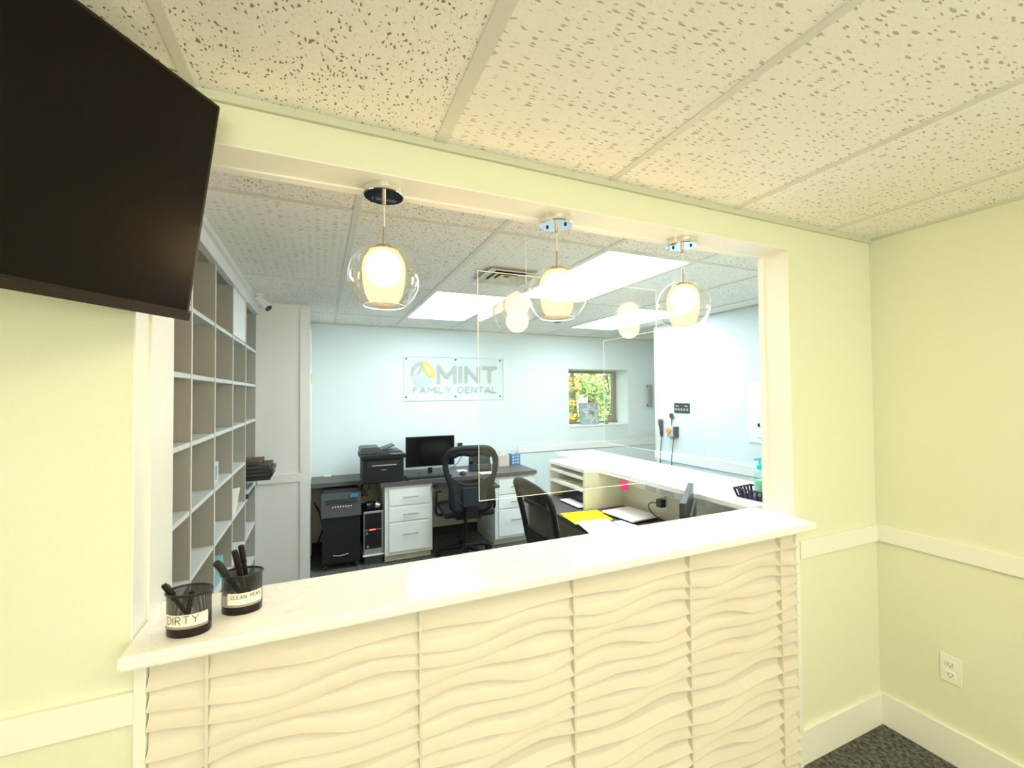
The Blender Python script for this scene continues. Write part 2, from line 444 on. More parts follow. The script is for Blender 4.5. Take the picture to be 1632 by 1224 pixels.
# unseen rear wall, with an opening added for the warm fill light
struct(boxes('wall_rear', [(XL0, -1.9, YR - .12, YR, 0, H), (1.5, XR, YR - .12, YR, 0, H), (-1.9, 1.5, YR - .12, YR, 0, .7), (-1.9, 1.5, YR - .12, YR, 2.15, H)], M['mint']))
struct(boxes('rear_fill_frame', [(-1.9, 1.5, YR - .1, YR + .0, .70, .75), (-1.9, 1.5, YR - .1, YR, 2.10, 2.15), (-1.9, -1.85, YR - .1, YR, .75, 2.10), (1.45, 1.5, YR - .1, YR, .75, 2.10), (-.22, -.18, YR - .1, YR, .75, 2.10)], M['trim']))  # unseen window-like frame, added around the fill lamp
# casing boards of the opening
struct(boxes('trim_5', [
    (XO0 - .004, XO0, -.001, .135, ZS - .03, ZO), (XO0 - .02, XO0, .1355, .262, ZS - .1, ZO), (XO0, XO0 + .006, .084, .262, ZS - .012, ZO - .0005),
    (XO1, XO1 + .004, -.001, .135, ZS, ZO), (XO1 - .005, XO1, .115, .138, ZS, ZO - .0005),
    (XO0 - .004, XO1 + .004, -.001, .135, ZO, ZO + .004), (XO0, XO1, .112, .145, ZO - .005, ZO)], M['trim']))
# chair rails and baseboards of the waiting room
def rail(x0, x1, y0, y1): return (x0, x1, y0, y1, .865, .935)
struct(boxes('trim_6', [(XL0, -.704, -.014, 0, .86, .930), (1.572, XR - .014, -.014, 0, .866, .942)], M['trim'], bev=.0015))
struct(boxes('trim_7', [(XR - .014, XR, YR, 0, .868, .944)], M['trim'], bev=.0015))
struct(boxes('baseboard_front', [(XL0, -.704, -.015, 0, 0, .14), (1.560, XR - .015, -.015, 0, 0, .145)], M['trim'], bev=.002))
struct(box('baseboard_right', XR - .015, XR, YR, 0, 0, .148, M['trim'], bev=.002))
struct(boxes('trim_8', [(-.703, -.681, -.018, 0, 0, ZS - .032), (1.533, 1.556, -.018, 0, 0, ZS - .032)], M['trim']))

# office walls
struct(boxes('wall_back', [(-1.2, 2.615, YB, YB + .36, 0, H), (3.555, 4.9, YB, YB + .36, 0, H), (2.615, 3.555, YB, YB + .36, 0, 1.165), (2.615, 3.555, YB, YB + .36, 1.90, H)], M['office']))
struct(box('wall_office_left', -1.25, -1.12, .15, YB, 0, H, M['office']))
struct(boxes('wall_closet', [(-1.12, -.445, 2.745, 2.80, 0, H), (-.50, -.445, 2.80, YB, 0, H)], M['closet']))
struct(boxes('door_1', [(-.445, -.405, 2.80, 3.24, 0, 2.20), (-.445, -.407, 2.745, 2.80, 0, H)], M['closet']))
struct(boxes('trim_9', [(-.475, -.400, 2.735, 2.748, 0, H - .012), (-.445, -.402, 3.55, 3.64, 0, 2.25)], M['wtrim']))
struct(box('wall_office_right', 3.1, 3.24, .15, 2.597, 0, H, M['office']))
struct(box('wall_hall_right', 4.8, 4.9, .1, YB, 0, H, M['office']))
struct(boxes('trim_10', [(1.885, 4.8, YB - .014, YB, .865, .945)], M['wtrim'], bev=.002))
struct(boxes('trim_11', [(3.086, 3.1, .16, 2.597, .855, .945)], M['wtrim'], bev=.002))
struct(boxes('trim_12', [(-.78, -.475, 2.732, 2.745, .885, .955)], M['wtrim'], bev=.002))
struct(boxes('baseboard_back', [(-.405, 4.8, YB - .012, YB, 0, .10)], M['darkbase']))
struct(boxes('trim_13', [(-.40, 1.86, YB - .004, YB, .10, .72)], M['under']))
# office window
w = struct(boxes('window_1', [(2.615, 3.555, 3.915, 3.955, 1.862, 1.895), (2.615, 3.555, 3.915, 3.955, 1.168, 1.19), (3.50, 3.553, 3.90, 3.955, 1.17, 1.895), (2.617, 2.65, 3.915, 3.955, 1.17, 1.895), (3.51, 3.60, 3.87, 3.90, 1.17, 1.20)], M['brownframe']))
box('window_pane', 2.65, 3.50, 3.93, 3.936, 1.19, 1.862, M['pane'], w)
box('window_sill', 2.615, 3.555, YB - .012, 3.915, 1.150, 1.167, M['wtrim'], w)
box('closet_hinge', -.405, -.396, 3.255, 3.28, 1.70, 1.79, M['brass'], bpy.data.objects['door_1'])

# ------------------------------------------------------------------ sill
o = box('countertop', -.7108, 1.556, -.095, .19, ZS - .031, ZS, M['quartz'], bev=.007)
tag(o, 'long cream quartz ledge with an overhanging edge in the wall opening', 'counter')

# ------------------------------------------------------------------ wave cladding
WL = [  # crest heights at relative x 0..1 across one 0.4977 m panel, period 0.5 m in height
 [(0, .933), (.22, .927), (.46, .918), (.72, .931), (1, .933)],
 [(0, .872), (.18, .858), (.34, .858), (.52, .876), (.71, .888), (1, .872)],
 [(0, .828), (.22, .815), (.41, .820), (.60, .836), (.80, .844), (1, .828)],
 [(0, .776), (.18, .787), (.38, .792), (.60, .781), (.82, .776), (1, .776)],
 [(0, .736), (.18, .753), (.37, .748), (.52, .730), (.65, .713), (.83, .715), (1, .736)],
 [(0, .682), (.18, .696), (.34, .690), (.60, .674), (.82, .674), (1, .682)],
 [(0, .635), (.16, .638), (.33, .645), (.50, .637), (.68, .629), (1, .635)],
 [(0, .589), (.20, .589), (.41, .584), (.62, .567), (.80, .574), (1, .589)],
 [(0, .550), (.26, .536), (.47, .529), (.69, .550), (1, .550)],
 [(0, .499), (.26, .486), (.49, .500), (.75, .517), (1, .499)]]
def crest(k, u):
    pts = WL[k]
    # periodic Catmull-Rom
    n = len(pts) - 1
    for i in range(n):
        if u <= pts[i + 1][0] or i == n - 1:
            p1, p2 = pts[i], pts[i + 1]
            p0 = pts[i - 1] if i else (pts[n - 1][0] - 1, pts[n - 1][1])
            p3 = pts[i + 2] if i + 2 <= n else (pts[1][0] + 1, pts[1][1])
            t = (u - p1[0]) / (p2[0] - p1[0]); h = p2[0] - p1[0]
            m1 = (p2[1] - p0[1]) / (p2[0] - p0[0]) * h; m2 = (p3[1] - p1[1]) / (p3[0] - p1[0]) * h
            return (2*t**3 - 3*t**2 + 1) * p1[1] + (t**3 - 2*t**2 + t) * m1 + (-2*t**3 + 3*t**2) * p2[1] + (t**3 - t**2) * m2
def wave_panel(x0, u0, u1, z0, z1, parent, base_z):
    """relief panel; base_z shifts the pattern by whole periods"""
    bm = bmesh.new(); D = .025; n = max(6, int((u1 - u0) * 48)); cols = []
    prof = [0, .05, .12, .20, .30, .42, .55, .68, .80, .91]
    for i in range(n + 1):
        u = u0 + (u1 - u0) * i / n; x = x0 + u * .4977
        zs = []
        for p in (1, 0, -1, -2):
            for k in range(10): zs.append(crest(k, u) + p * .5)
        col = []
        for a, b in zip(zs, zs[1:]):
            for f in prof:
                z = a + (b - a) * f
                # hollow scallop between two sharp crests
                amp = min(1.25, .30 + (a - b) / .060)
                d = D * (1 - amp * (1 - (((f - .34) / .66) ** 2 if f > .34 else ((.34 - f) / .34) ** 2)))
                col.append((z, d))
        cols.append((x, col))
    rows = []
    for x, col in cols:
        rows.append([bm.verts.new((x, -.004 - d, max(z0, min(z1, z)) - (1e-6 * j))) for j, (z, d) in enumerate(col)])
    for A, B in zip(rows, rows[1:]):
        for j in range(len(A) - 1):
            if max(A[j].co.z, B[j].co.z) - min(A[j+1].co.z, B[j+1].co.z) < 2e-4 and abs(A[j].co.y - A[j+1].co.y) < 1e-9: continue
            if (A[j].co.z > z1 - 1e-4 and A[j+1].co.z > z1 - 1e-4 and B[j].co.z > z1 - 1e-4 and B[j+1].co.z > z1 - 1e-4): continue
            if (A[j].co.z < z0 + 1e-4 and A[j+1].co.z < z0 + 1e-4 and B[j].co.z < z0 + 1e-4 and B[j+1].co.z < z0 + 1e-4): continue
            bm.faces.new((A[j], A[j+1], B[j+1], B[j]))
    bmesh.ops.delete(bm, geom=[v for v in bm.verts if not v.link_faces], context='VERTS')
    for side in (rows[0], rows[-1]):
        vs = [v for v in side if v.is_valid]
        ws = [bm.verts.new((v.co.x, -.0005, v.co.z)) for v in vs]
        for j in range(len(vs) - 1): bm.faces.new((vs[j], vs[j+1], ws[j+1], ws[j]))
    # backing slab
    bm_box(bm, x0 + u0 * .4977, x0 + u1 * .4977, -.0045, -.0005, z0, z1)
    me = bpy.data.meshes.new('wave_panel'); bm.to_mesh(me); bm.free(); me.materials.append(M['panel'])
    for p in me.polygons: p.use_smooth = True
    me.set_sharp_from_angle(angle=math.radians(50))
    ob = bpy.data.objects.new('wave_panel', me); COL.objects.link(ob); ob.parent = parent
    return ob
clad = thing('wave_wall_cladding', 'off-white wavy relief panels covering the half wall under the ledge', 'wall cladding')
gx = -.5655
for k in range(-1, 5):
    u0, u1 = (.772, .994) if k == -1 else ((.006, .215) if k == 4 else (.006, .994))
    wave_panel(gx + k * .4977, u0, u1, 0, ZS - .032, clad, 0)
# narrow groove strips between the panels
boxes('joint_strip', [(gx + k * .4977 - .0032, gx + k * .4977 + .0032, -.0265, 0, 0, ZS - .032) for k in range(0, 5)], M['panel'], clad)

# ------------------------------------------------------------------ television
def tv():
    t = thing('television', 'large black flat television tilted down high on the left wall', 'television')
    A = Vector((-.532, -.097, 2.248)); B = Vector((-.601, -.049, 1.764))
    h = Vector((.5752, .818, 0)); d = (B - A).normalized(); n = Vector((.806, -.567, -.172)).normalized()
    W_, Hh = .875, .492
    R_ = Matrix((-h * -1, d * -1, n)).transposed().to_4x4()   # local x = h (towards wall), y = up, z = outwards
    R_.translation = A - h * W_
    t.matrix_world = R_
    # body in local coordinates: x 0..W, y -Hh..0, z -.05..0
    o = box('housing', 0, W_, -Hh, 0, -.022, 0, M['tvbezel'], t, bev=.003)
    box('rear_housing', .12, W_ - .12, -Hh + .04, -.10, -.06, -.022, M['tvbezel'], t, bev=.008)
    box('screen', .008, W_ - .008, -Hh + .022, -.008, -.001, .0012, M['tvscreen'], t)
    box('lower_bezel', .0, W_, -Hh - .001, -Hh + .018, 0, .004, M['tvbezel'], t, bev=.001)
    # arm to the wall
    L = lambda p: R_.inverted() @ Vector(p)
    c = Vector((W_ * .5, -Hh * .45, -.058))
    w0 = R_ @ c
    tube('mount_arm', [c, L((w0.x - .10, -.25, w0.z)), L((w0.x - .03, -.02, w0.z))], .014, M['black'], t)
    q = L((w0.x - .03, -.012, w0.z))
    pl = box('wall_plate', -.06, .06, -.012, .012, -.1, .1, M['black'], t)
    pl.matrix_parent_inverse = R_.inverted(); pl.location = (w0.x - .03, -.0125, w0.z)
tv()

# ------------------------------------------------------------------ pendants
def pendant(x, label):
    y = .09
    t = thing('pendant_lamp', label, 'pendant lamp', (x, y, ZO), 0, 'glass globe pendants over the ledge')
    c = lathe('canopy', [(0, 0), (.0575, 0), (.0595, -.002), (.0595, -.021), (.057, -.0235), (0, -.0235)], 0, 0, M['chrome'], t)
    for q in ((-.027, -.020, .022, .028), (.018, .025, -.028, -.022)): box('canopy_screw', *q, -.029, -.023, M['blackm'], c)
    lathe('cord_grip', [(0, -.022), (.006, -.022), (.006, -.047), (.003, -.050), (0, -.050)], 0, 0, M['nickel'], t, n=16)
    tube('cord', [(0, 0, -.048), (.0015, 0, -.09), (0, 0, -.125)], .0022, M['cord_clear'], t, n=8)
    lathe('stem', [(0, -.115), (.0038, -.115), (.0042, -.178), (0, -.178)], 0, 0, M['nickel'], t, n=14)
    lathe('cap', [(0, -.172), (.012, -.1725), (.03, -.177), (.044, -.186), (.044, -.1885), (.03, -.181), (0, -.176)], 0, 0, M['copper'], t)
    zc = -.268; r = .104
    pr = []
    for i in range(25):
        a = math.radians(66 - (66 + 55) * i / 24)
        pr.append((r * math.cos(a), zc + r * math.sin(a)))
    g = lathe('glass_globe', pr, 0, 0, M['glass'], t, n=64)
    rimr, rimz = pr[-1]
    bm = bmesh.new(); bm_tube(bm, [(rimr * math.cos(2 * PI * k / 64), rimr * math.sin(2 * PI * k / 64), rimz) for k in range(64)], .0013, 6, True)
    obj('glass_rim', bm, M['acredge'], g, smooth=True)
    # inner crackled glass: rounded top, flared foot
    ip = [(.030, -.186), (.046, -.196), (.057, -.212), (.0625, -.235), (.0625, -.255), (.061, -.275), (.058, -.295), (.054, -.315), (.047, -.333), (.038, -.346)]
    lathe('inner_shade', ip, 0, 0, M['amber'], t, n=48)
    lathe('bulb', [(0, -.190), (.020, -.192), (.038, -.203), (.049, -.221), (.053, -.241), (.050, -.261), (.041, -.277), (.025, -.289), (0, -.293)], 0, 0, M['bulb'], t, n=32)
    L = bpy.data.lights.new('pendant_light', 'POINT'); L.energy = 1.6; L.color = (1, .86, .62); L.shadow_soft_size = .05
    lo = bpy.data.objects.new('pendant_light', L); COL.objects.link(lo); lo.parent = t; lo.location = (0, 0, -.31)
    return t
pendant(-.149, 'leftmost glass globe pendant, nearest the television')
pendant(.445, 'middle glass globe pendant with chrome ceiling plate')
pendant(1.031, 'rightmost glass globe pendant, nearest the right jamb')

# ------------------------------------------------------------------ acrylic shields
def shield(axis, c, a0, a1, z0, z1, strings, label):
    t = thing('acrylic_shield', label, 'sneeze guard', (c, (a0+a1)/2, z0) if axis == 'x' else ((a0+a1)/2, c, z0), 0, 'hanging acrylic shields')
    ox, oy, oz = t.location
    th = .0022
    def B(p0, p1, q0, q1, r=th):
        if axis == 'y': return (p0 - ox, p1 - ox, -r, r, q0 - oz, q1 - oz)
        return (-r, r, p0 - oy, p1 - oy, q0 - oz, q1 - oz)
    # single-surface sheet of real thickness handled by its polished edges
    bm = bmesh.new()
    b = B(a0, a1, z0, z1)
    if axis == 'y': vs = [(b[0], 0, b[4]), (b[1], 0, b[4]), (b[1], 0, b[5]), (b[0], 0, b[5])]
    else: vs = [(0, b[2], b[4]), (0, b[3], b[4]), (0, b[3], b[5]), (0, b[2], b[5])]
    bm.faces.new([bm.verts.new(v) for v in vs]); obj('clear_sheet', bm, M['acrylic'], t)
    e = .0016
    boxes('polished_edge', [B(a0, a1, z0, z0 + e, .0017), B(a0, a0 + e, z0, z1, .0012), B(a1 - e, a1, z0, z1, .0008), B(a0, a1, z1 - e, z1, .0007)], M['acredge'], t)
    for s in strings:
        p = (s - ox, 0, z1 - .03 - oz) if axis == 'y' else (0, s - oy, z1 - .03 - oz)
        tube('hanging_string', [p, (p[0], p[1], H - oz)], .0006, M['acredge'], t, n=6)
shield('y', .262, .207, 1.045, 1.198, 2.045, (.405, .78), 'clear acrylic shield hanging in the opening behind the middle pendant')
shield('x', 1.88, .76, 1.835, 1.168, 2.03, (.87, 1.79), 'clear acrylic shield hanging lengthwise above the white reception counter')

# ------------------------------------------------------------------ mesh cups
def cup(x, y, rz, word, span, lw, label, pens, lab_a):
    t = thing('pen_cup', label, 'pen cup', (x, y, ZS), rz, 'black wire mesh pen cups')
    a, b, h = .0455, .033, .094
    def P(u, z, off=0):   # u arc metres around, 0 facing local -y
        th = u / .040 - PI / 2
        return ((a + off) * math.cos(th), (b + off) * math.sin(th), z)
    n = 64; bm = bmesh.new(); uvl = bm.loops.layers.uv.new('UVMap'); circ = 2 * PI * .040
    rows = [.020, .055, h]
    V = [[bm.verts.new(P(circ * k / n, z)) for k in range(n)] for z in rows]
    for r in range(2):
        for k in range(n):
            k2 = (k + 1) % n
            f = bm.faces.new((V[r][k], V[r][k2], V[r+1][k2], V[r+1][k]))
            for l, (uu, zz) in zip(f.loops, ((k, rows[r]), (k + 1, rows[r]), (k + 1, rows[r+1]), (k, rows[r+1]))):
                l[uvl].uv = (circ * uu / n, zz)
    body = obj('wire_mesh', bm, M['wire'], t, smooth=True)
    lathe('solid_base', [(0, .0), (.97, .0), (1.0, .002), (1.0, .021), (.98, .021), (.97, .004), (0, .004)], 0, 0, M['pen'], t, 48, a, b)
    tube('rim', [(( a + .001) * math.cos(2*PI*k/48), (b + .001) * math.sin(2*PI*k/48), h) for k in range(48)], .0028, M['black'], t, n=8, closed=True)
    # tape band and paper label wrap
    def band(name, u0, u1, z0, z1, off, m):
        bm = bmesh.new(); prev = None
        for i in range(25):
            u = u0 + (u1 - u0) * i / 24
            c = (bm.verts.new(P(u, z0, off)), bm.verts.new(P(u, z1, off)))
            if prev: bm.faces.new((prev[0], c[0], c[1], prev[1]))
            prev = c
        return obj(name, bm, m, t, smooth=True)
    band('tape', *span[:2], .020, span[2], .0006, M['tape'])
    lb = band('paper_label', *lab_a, .0012, M['label'])
    bm = bmesh.new()
    for (s, u0, u1, z0, hh, tilt) in word:
        lines = text_lines(s, u0, u1, z0, hh)
        bm_strokes(bm, lines, lw, lambda u, v: P(u, v + (u - u0) * tilt, .0017))
    obj('handwriting', bm, M['ink'], lb)
    return t
rc = -.10
def wpen(cupx, cupy, p0, p1, label, m, r=.0052):
    t = thing('pen', label, 'pen', p0, 0, 'pens in the mesh cups')
    p0, p1 = Vector(p0), Vector(p1); d = p1 - p0; L = d.length; u = d / L
    tube('barrel', [(0, 0, 0), u * .010, u * (L - .045)], [.0012, r * .85, r * .9], m, t, n=12)
    tube('pen_cap', [u * (L - .047), u * (L - .045), u * (L - .002), u * L], [r, r * 1.12, r * 1.15, r * .8], m, t, n=14)
    s = u.orthogonal().normalized()
    tube('clip', [u * (L - .006) + s * r * 1.1, u * (L - .008) + s * (r + .0022), u * (L - .036) + s * (r + .0016)], .0009, m, t, n=6)
cup(-.601, -.022, -.30, [('DIRTY', -.027, .032, .0315, .016, .05)], (-.045, .055, .047), .0013, 'oval mesh cup with handwritten DIRTY label, at the left end of the ledge', None, (-.040, .052, .026, .052))
cup(-.505, .046, -.20, [('CLEAN', -.012, .018, .0405, .0085, .02), ('PENS', .026, .048, .0415, .0085, .02)], (-.050, .055, .047), .0010, 'oval mesh cup with handwritten clean pens label, right of the DIRTY cup', None, (-.020, .056, .026, .054))
wpen(0, 0, (-.586, -.020, ZS + .006), (-.648, -.030, ZS + .118), 'black pen leaning left out of the DIRTY cup', M['pen'])
wpen(0, 0, (-.61, -.018, ZS + .006), (-.598, -.012, ZS + .088), 'short black pen standing low inside the DIRTY cup', M['pen'])
wpen(0, 0, (-.487, .045, ZS + .007), (-.560, .030, ZS + .134), 'thick dark green marker leaning left in the clean pens cup', M['pengreen'], .0072)
wpen(0, 0, (-.495, .050, ZS + .006), (-.524, .052, ZS + .150), 'black pen in the middle of the clean pens cup', M['pen'], .006)
wpen(0, 0, (-.487, .058, ZS + .006), (-.511, .062, ZS + .158), 'tallest black pen in the clean pens cup', M['pen'], .0062)

# ------------------------------------------------------------------ outlets
def outlet(name, label, loc, rz, w_=.070, h_=.115):
    t = thing(name, label, 'power outlet', loc, rz)
    box('cover_plate', -w_/2, w_/2, -.005, 0, -h_/2, h_/2, M['trim'], t, bev=.0015)
    for z in (-.022, .022):
        s = box('socket', -.017, .017, -.0075, -.004, z - .014, z + .014, M['trim'], t, bev=.002)
        boxes('slot', [(-.008, -.006, -.0078, -.007, z - .004, z + .006), (.006, .008, -.0078, -.007, z - .004, z + .006), (-.002, .002, -.0078, -.007, z - .011, z - .007)], M['blackm'], s)
outlet('wall_outlet', 'cream duplex power outlet low on the right wall', (XR, -.265, .395), -PI/2 + 0)

# ------------------------------------------------------------------ shelving on the left
def shelving():
    t = thing('pigeonhole_shelving', 'floor to ceiling grey pigeonhole shelving along the left office wall', 'shelving')
    X0, X1 = -1.10, -.79
    ys = [.17, .41, .84, 1.265, 1.735, 2.22, 2.725]
    zs = [.07, .337, .605, .873, 1.141, 1.409, 1.677, 1.945, 2.235]
    box('back_panel', -1.115, X0, .16, 2.735, 0, 2.30, M['shelf'], t)
    for y in ys:
        d = box('divider', X0, X1 - .002, y - .008, y + .008, 0, 2.24, M['shelf'], t)
        box('edge_banding', X1 - .002, X1, y - .008, y + .008, 0, 2.24, M['shelfedge'], d)
    for z in zs[:-1]:
        for a, b in zip(ys, ys[1:]):
            if abs(z - 1.141) < .01 and a > 2.2: z2 = 1.0
            else: z2 = z
            d = box('shelf_board', X0, X1 - .003, a + .008, b - .008, z2 - .019, z2, M['shelfedge'], t)
    box('top_fascia', X1 - .02, X1 + .012, .16, 2.735, 2.232, 2.30, M['wtrim'], t)
    box('crown', X1 - .01, X1 + .03, .16, 2.735, 2.30, H - .001, M['wtrim'], t)
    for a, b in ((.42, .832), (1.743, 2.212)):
        box('white_panel', X1 - .012, X1 - .004, a, b, 1.952, 2.23, M['white'], t)  # flush white panel across the front of a top-row cubby
    box('top_board', X0, X1 - .012, .17, 2.73, 2.236, 2.252, M['shelf'], t)
    box('plinth', X0, X1, .17, 2.73, 0, .05, M['shelf'], t)
shelving()
# things on the shelves
def card(x, y, z, w_, h_, rz, tilt, label, m=None, name='card'):
    bm = bmesh.new(); bm_box(bm, -.0015, .0015, -w_/2, w_/2, 0, h_)
    o = obj(name, bm, m or M['white'], None, loc=(x, y, z), rot=(0, tilt, rz))
    return tag(o, label, 'card')
def small_box(name, label, cat, x, y, z, dx, dy, dz, m, rz=0, m2=None):
    t = thing(name, label, cat, (x, y, z), rz)
    box('body', -dx/2, dx/2, -dy/2, dy/2, 0, dz, m, t, bev=.002)
    if m2: box('printed_front', dx/2, dx/2 + .0008, -dy/2 + .012, dy/2 - .012, .015, dz - .02, m2, t)
    return t
tp = small_box('leaflet_holder', 'clear leaflet holder with white leaflets in the grey pigeonholes', 'leaflet holder', -.86, 1.40, 1.141, .05, .13, .11, M['signlight'], -.5, M['teallt'])
box('leaflet', -.010, -.006, -.055, .055, .01, .16, M['white'], tp)
box('leaflet', .004, .008, -.055, .055, .01, .14, M['white'], tp)
card(-.845, .64, 1.141, .11, .15, -.6, -.2, 'white card leaning in the pigeonhole beside the left jamb')
card(-.84, 2.33, 1.409, .08, .07, -.5, -.2, 'small white card on the far end pigeonhole shelf')
card(-.83, 1.86, .873, .10, .16, -.7, .2, 'cream leaflet standing in a low pigeonhole left of the paper stack', M['label'], 'leaflet')
# wallets stacked, sticking out of the last column
tr = thing('document_tray', 'black document tray sticking out of the last pigeonhole column', 'tray', (-.80, 2.40, 1.0))
prism('tray_base', [(-.10, 0), (.155, .0), (.165, .022), (-.10, .022)], -.16, .16, 'y', M['black'], tr)
for i, (m, lab) in enumerate([('leather', 'black document wallet at the bottom of the shelf stack'), ('leather', 'dark grey document wallet on the shelf stack, second up'), ('leather', 'grey document wallet near the top of the shelf stack'), ('brownl', 'brown document wallet on top of the shelf stack')]):
    tt = thing('document_wallet', lab, 'document wallet', (-.80 + .0 + (.02, .05, .03, -.03)[i], 2.39 + i * .006, 1.022 + i * .027), 0, 'document wallets in the tray')
    box('cover', -.13, .12 , -.14, .14, 0, .025, M[m] if i != 2 else M['slate'], tt, bev=.004)
    box('flap', .02, .122, -.13, .13, .0245, .0265, M[m] if i != 1 else M['slate'], tt)
# paper pile lower
for i in range(2):
    tag(box('paper_stack', -1.0, -.78, 2.27, 2.60, .874 + i * .035, .905 + i * .035 - .002, M['white'] if i else M['slate']), 'white paper pile on the low shelf under the document tray' if i else 'dark folder under the white paper pile on the low shelf', 'paper')
tag(box('storage_box', -1.05, -.81, 1.30, 1.60, .6055, .72, M['teallt'], bev=.004), 'teal storage box low in the pigeonholes behind the clean pens cup', 'box')

# ------------------------------------------------------------------ security camera
def cctv():
    t = thing('security_camera', 'white bullet security camera on the ceiling above the shelving', 'security camera', (-.735, 2.40, H))
    lathe('mount_plate', [(0, 0), (.028, 0), (.028, -.010), (.012, -.016), (0, -.016)], 0, 0, M['whitec'], t)
    tube('arm', [(0, 0, -.012), (.008, -.01, -.032), (.018, -.02, -.045)], .009, M['whitec'], t)
    a = Vector((-.012, .012, -.030)); d = Vector((.62, -.35, -.62)).normalized()
    b = tube('camera_body', [a, a + d * .02, a + d * .06, a + d * .105, a + d * .118], [.018, .024, .027, .030, .030], M['whitec'], t, n=20)
    tube('lens_face', [a + d * .117, a + d * .1195], [.027, .026], M['black'], b, n=20)
cctv()

# ------------------------------------------------------------------ back desk
DZ = .76
wt = tag(boxes('desk_worktop', [(.19, 1.822, 3.0, YB, DZ - .04, DZ), (-.40, .19, 3.25, YB, DZ - .04, DZ)], M['desk']), 'dark grey laminate worktop along the back wall carrying printer and monitor', 'desk')
def cabinet(x0, x1, label):
    t = thing('drawer_unit', label, 'drawer cabinet', (x0, 3.03, 0), 0, 'white drawer units under the back desk')
    W_ = x1 - x0; D = .58
    box('carcass', 0, W_, 0, D, .07, .7195, M['whitec'], t, bev=.001)
    box('toe_kick', .005, W_ - .005, .055, D, 0, .0705, M['cream'], t)
    for z0, z1 in ((.535, .69), (.385, .52), (.10, .368)):
        d = box('drawer', .035, W_ - .03, -.016, 0, z0, z1, M['whitec'], t, bev=.003)
        zc = (z0 + z1) / 2 + (.03 if z1 - z0 > .2 else 0); xc = W_ * .52
        bm = bmesh.new()
        bm_tube(bm, [(xc - .075, -.042, zc), (xc + .075, -.042, zc)], .005, 8)
        for sx in (-.05, .05): bm_tube(bm, [(xc + sx, -.016, zc), (xc + sx, -.042, zc)], .004, 6)
        obj('handle', bm, M['steel'], d, smooth=True)
cabinet(.235, .686, 'white three drawer unit beside the computer tower')
cabinet(1.347, 1.81, 'white three drawer unit at the right end of the back desk')

def printer():
    t = thing('printer', 'black multifunction printer on the left of the back desk', 'printer', (.225, 3.02, DZ))
    box('body', -.185, .185, 0, .36, .0, .225, M['charcoal'], t, bev=.008)
    box('scanner_unit', -.205, .205, -.015, .37, .225, .265, M['charcoal'], t, bev=.008)
    prism('document_feeder', [(-.20, .265), (.19, .265), (.17, .285), (.0, .285), (-.03, .325), (-.18, .325), (-.20, .31)], .10, .36, 'y', M['slate'], t, bev=.003)
    prism('feeder_tray', [(-.02, .293), (.12, .335), (.125, .328), (-.01, .285)], .13, .33, 'y', M['slate'], t)
    p = box('control_panel', -.06, .19, -.022, .06, .262, .270, M['slate'], t)
    box('display', -.05, .05, -.024, .02, .269, .272, M['screen'], p)
    boxes('button', [(.07 + .018 * i, .082 + .018 * i, -.02, -.012, .269, .273) for i in range(5)], M['signlight'], p)
    box('output_slot', -.145, .15, -.002, .02, .155, .200, M['black'], t)
    box('output_tray_lip', -.105, .115, -.010, .0, .163, .170, M['silver'], t)
    box('paper_drawer', -.175, .175, -.004, 0, .01, .085, M['charcoal'], t)
    bm = bmesh.new(); bm_strokes(bm, text_lines('PRINTER', -.022, .028, .118, .009) if False else [[(-.022 + i * .008, .118), (-.022 + i * .008, .126), (-.017 + i * .008, .126), (-.017 + i * .008, .118)] for i in range(6)], .0018, lambda u, v: (u, -.0012, v))
    obj('badge', bm, M['silver'], t)
printer()

def monitor(name, label, loc, rz, w_, h_, zb, m_face):
    t = thing(name, label, 'computer monitor', loc, rz)
    box('housing', -w_/2, w_/2, 0, .028, zb, zb + h_, M['black'], t, bev=.003)
    box('screen', -w_/2 + .006, w_/2 - .006, -.0012, .002, zb + .018, zb + h_ - .006, m_face, t)
    box('chin', -w_/2, w_/2, -.003, .0, zb, zb + .014, M['silver'], t)
    box('stand_neck', -.022, .022, .022, .045, .008, zb + .08, M['black'], t)
    box('stand_base', -.11, .11, -.06, .11, 0, .010, M['black'], t, bev=.003)
    return t
monitor('monitor', 'black widescreen monitor beside the printer on the back desk', (.735, 3.30, DZ), 0.0, .512, .325, .066, M['screen'])
def keyboard():
    t = thing('keyboard', 'black keyboard in front of the monitor on the back desk', 'keyboard', (.665, 3.12, DZ), -.02)
    box('case', -.225, .225, -.075, .075, 0, .018, M['charcoal'], t, bev=.003)
    for r in range(5):
        boxes('key_row', [(-.215 + .0205 * k, -.215 + .0205 * k + .0175, -.062 + r * .026, -.040 + r * .026, .018, .0235) for k in range(21)], M['slate'], t)
keyboard()
tg = tag(lathe('mouse', [(0, .0), (1, .0), (1.02, .35), (.85, .75), (.45, .97), (0, 1)], 0, 0, M['black'], None, 24, .031, .052), 'black computer mouse to the right of the keyboard on the back desk', 'mouse')
tg.location = (1.02, 3.10, DZ); tg.scale = (1, 1, .034)
def pen_on_desk():
    t = thing('pen', 'black pen lying before the printer on the back desk', 'pen', (.425, 3.06, DZ + .005))
    tube('barrel', [(-.02, .07, 0), (.012, -.03, 0)], .005, M['black'], t); tube('pen_cap', [(.012, -.03, 0), (.025, -.055, 0)], .006, M['black'], t)
pen_on_desk()
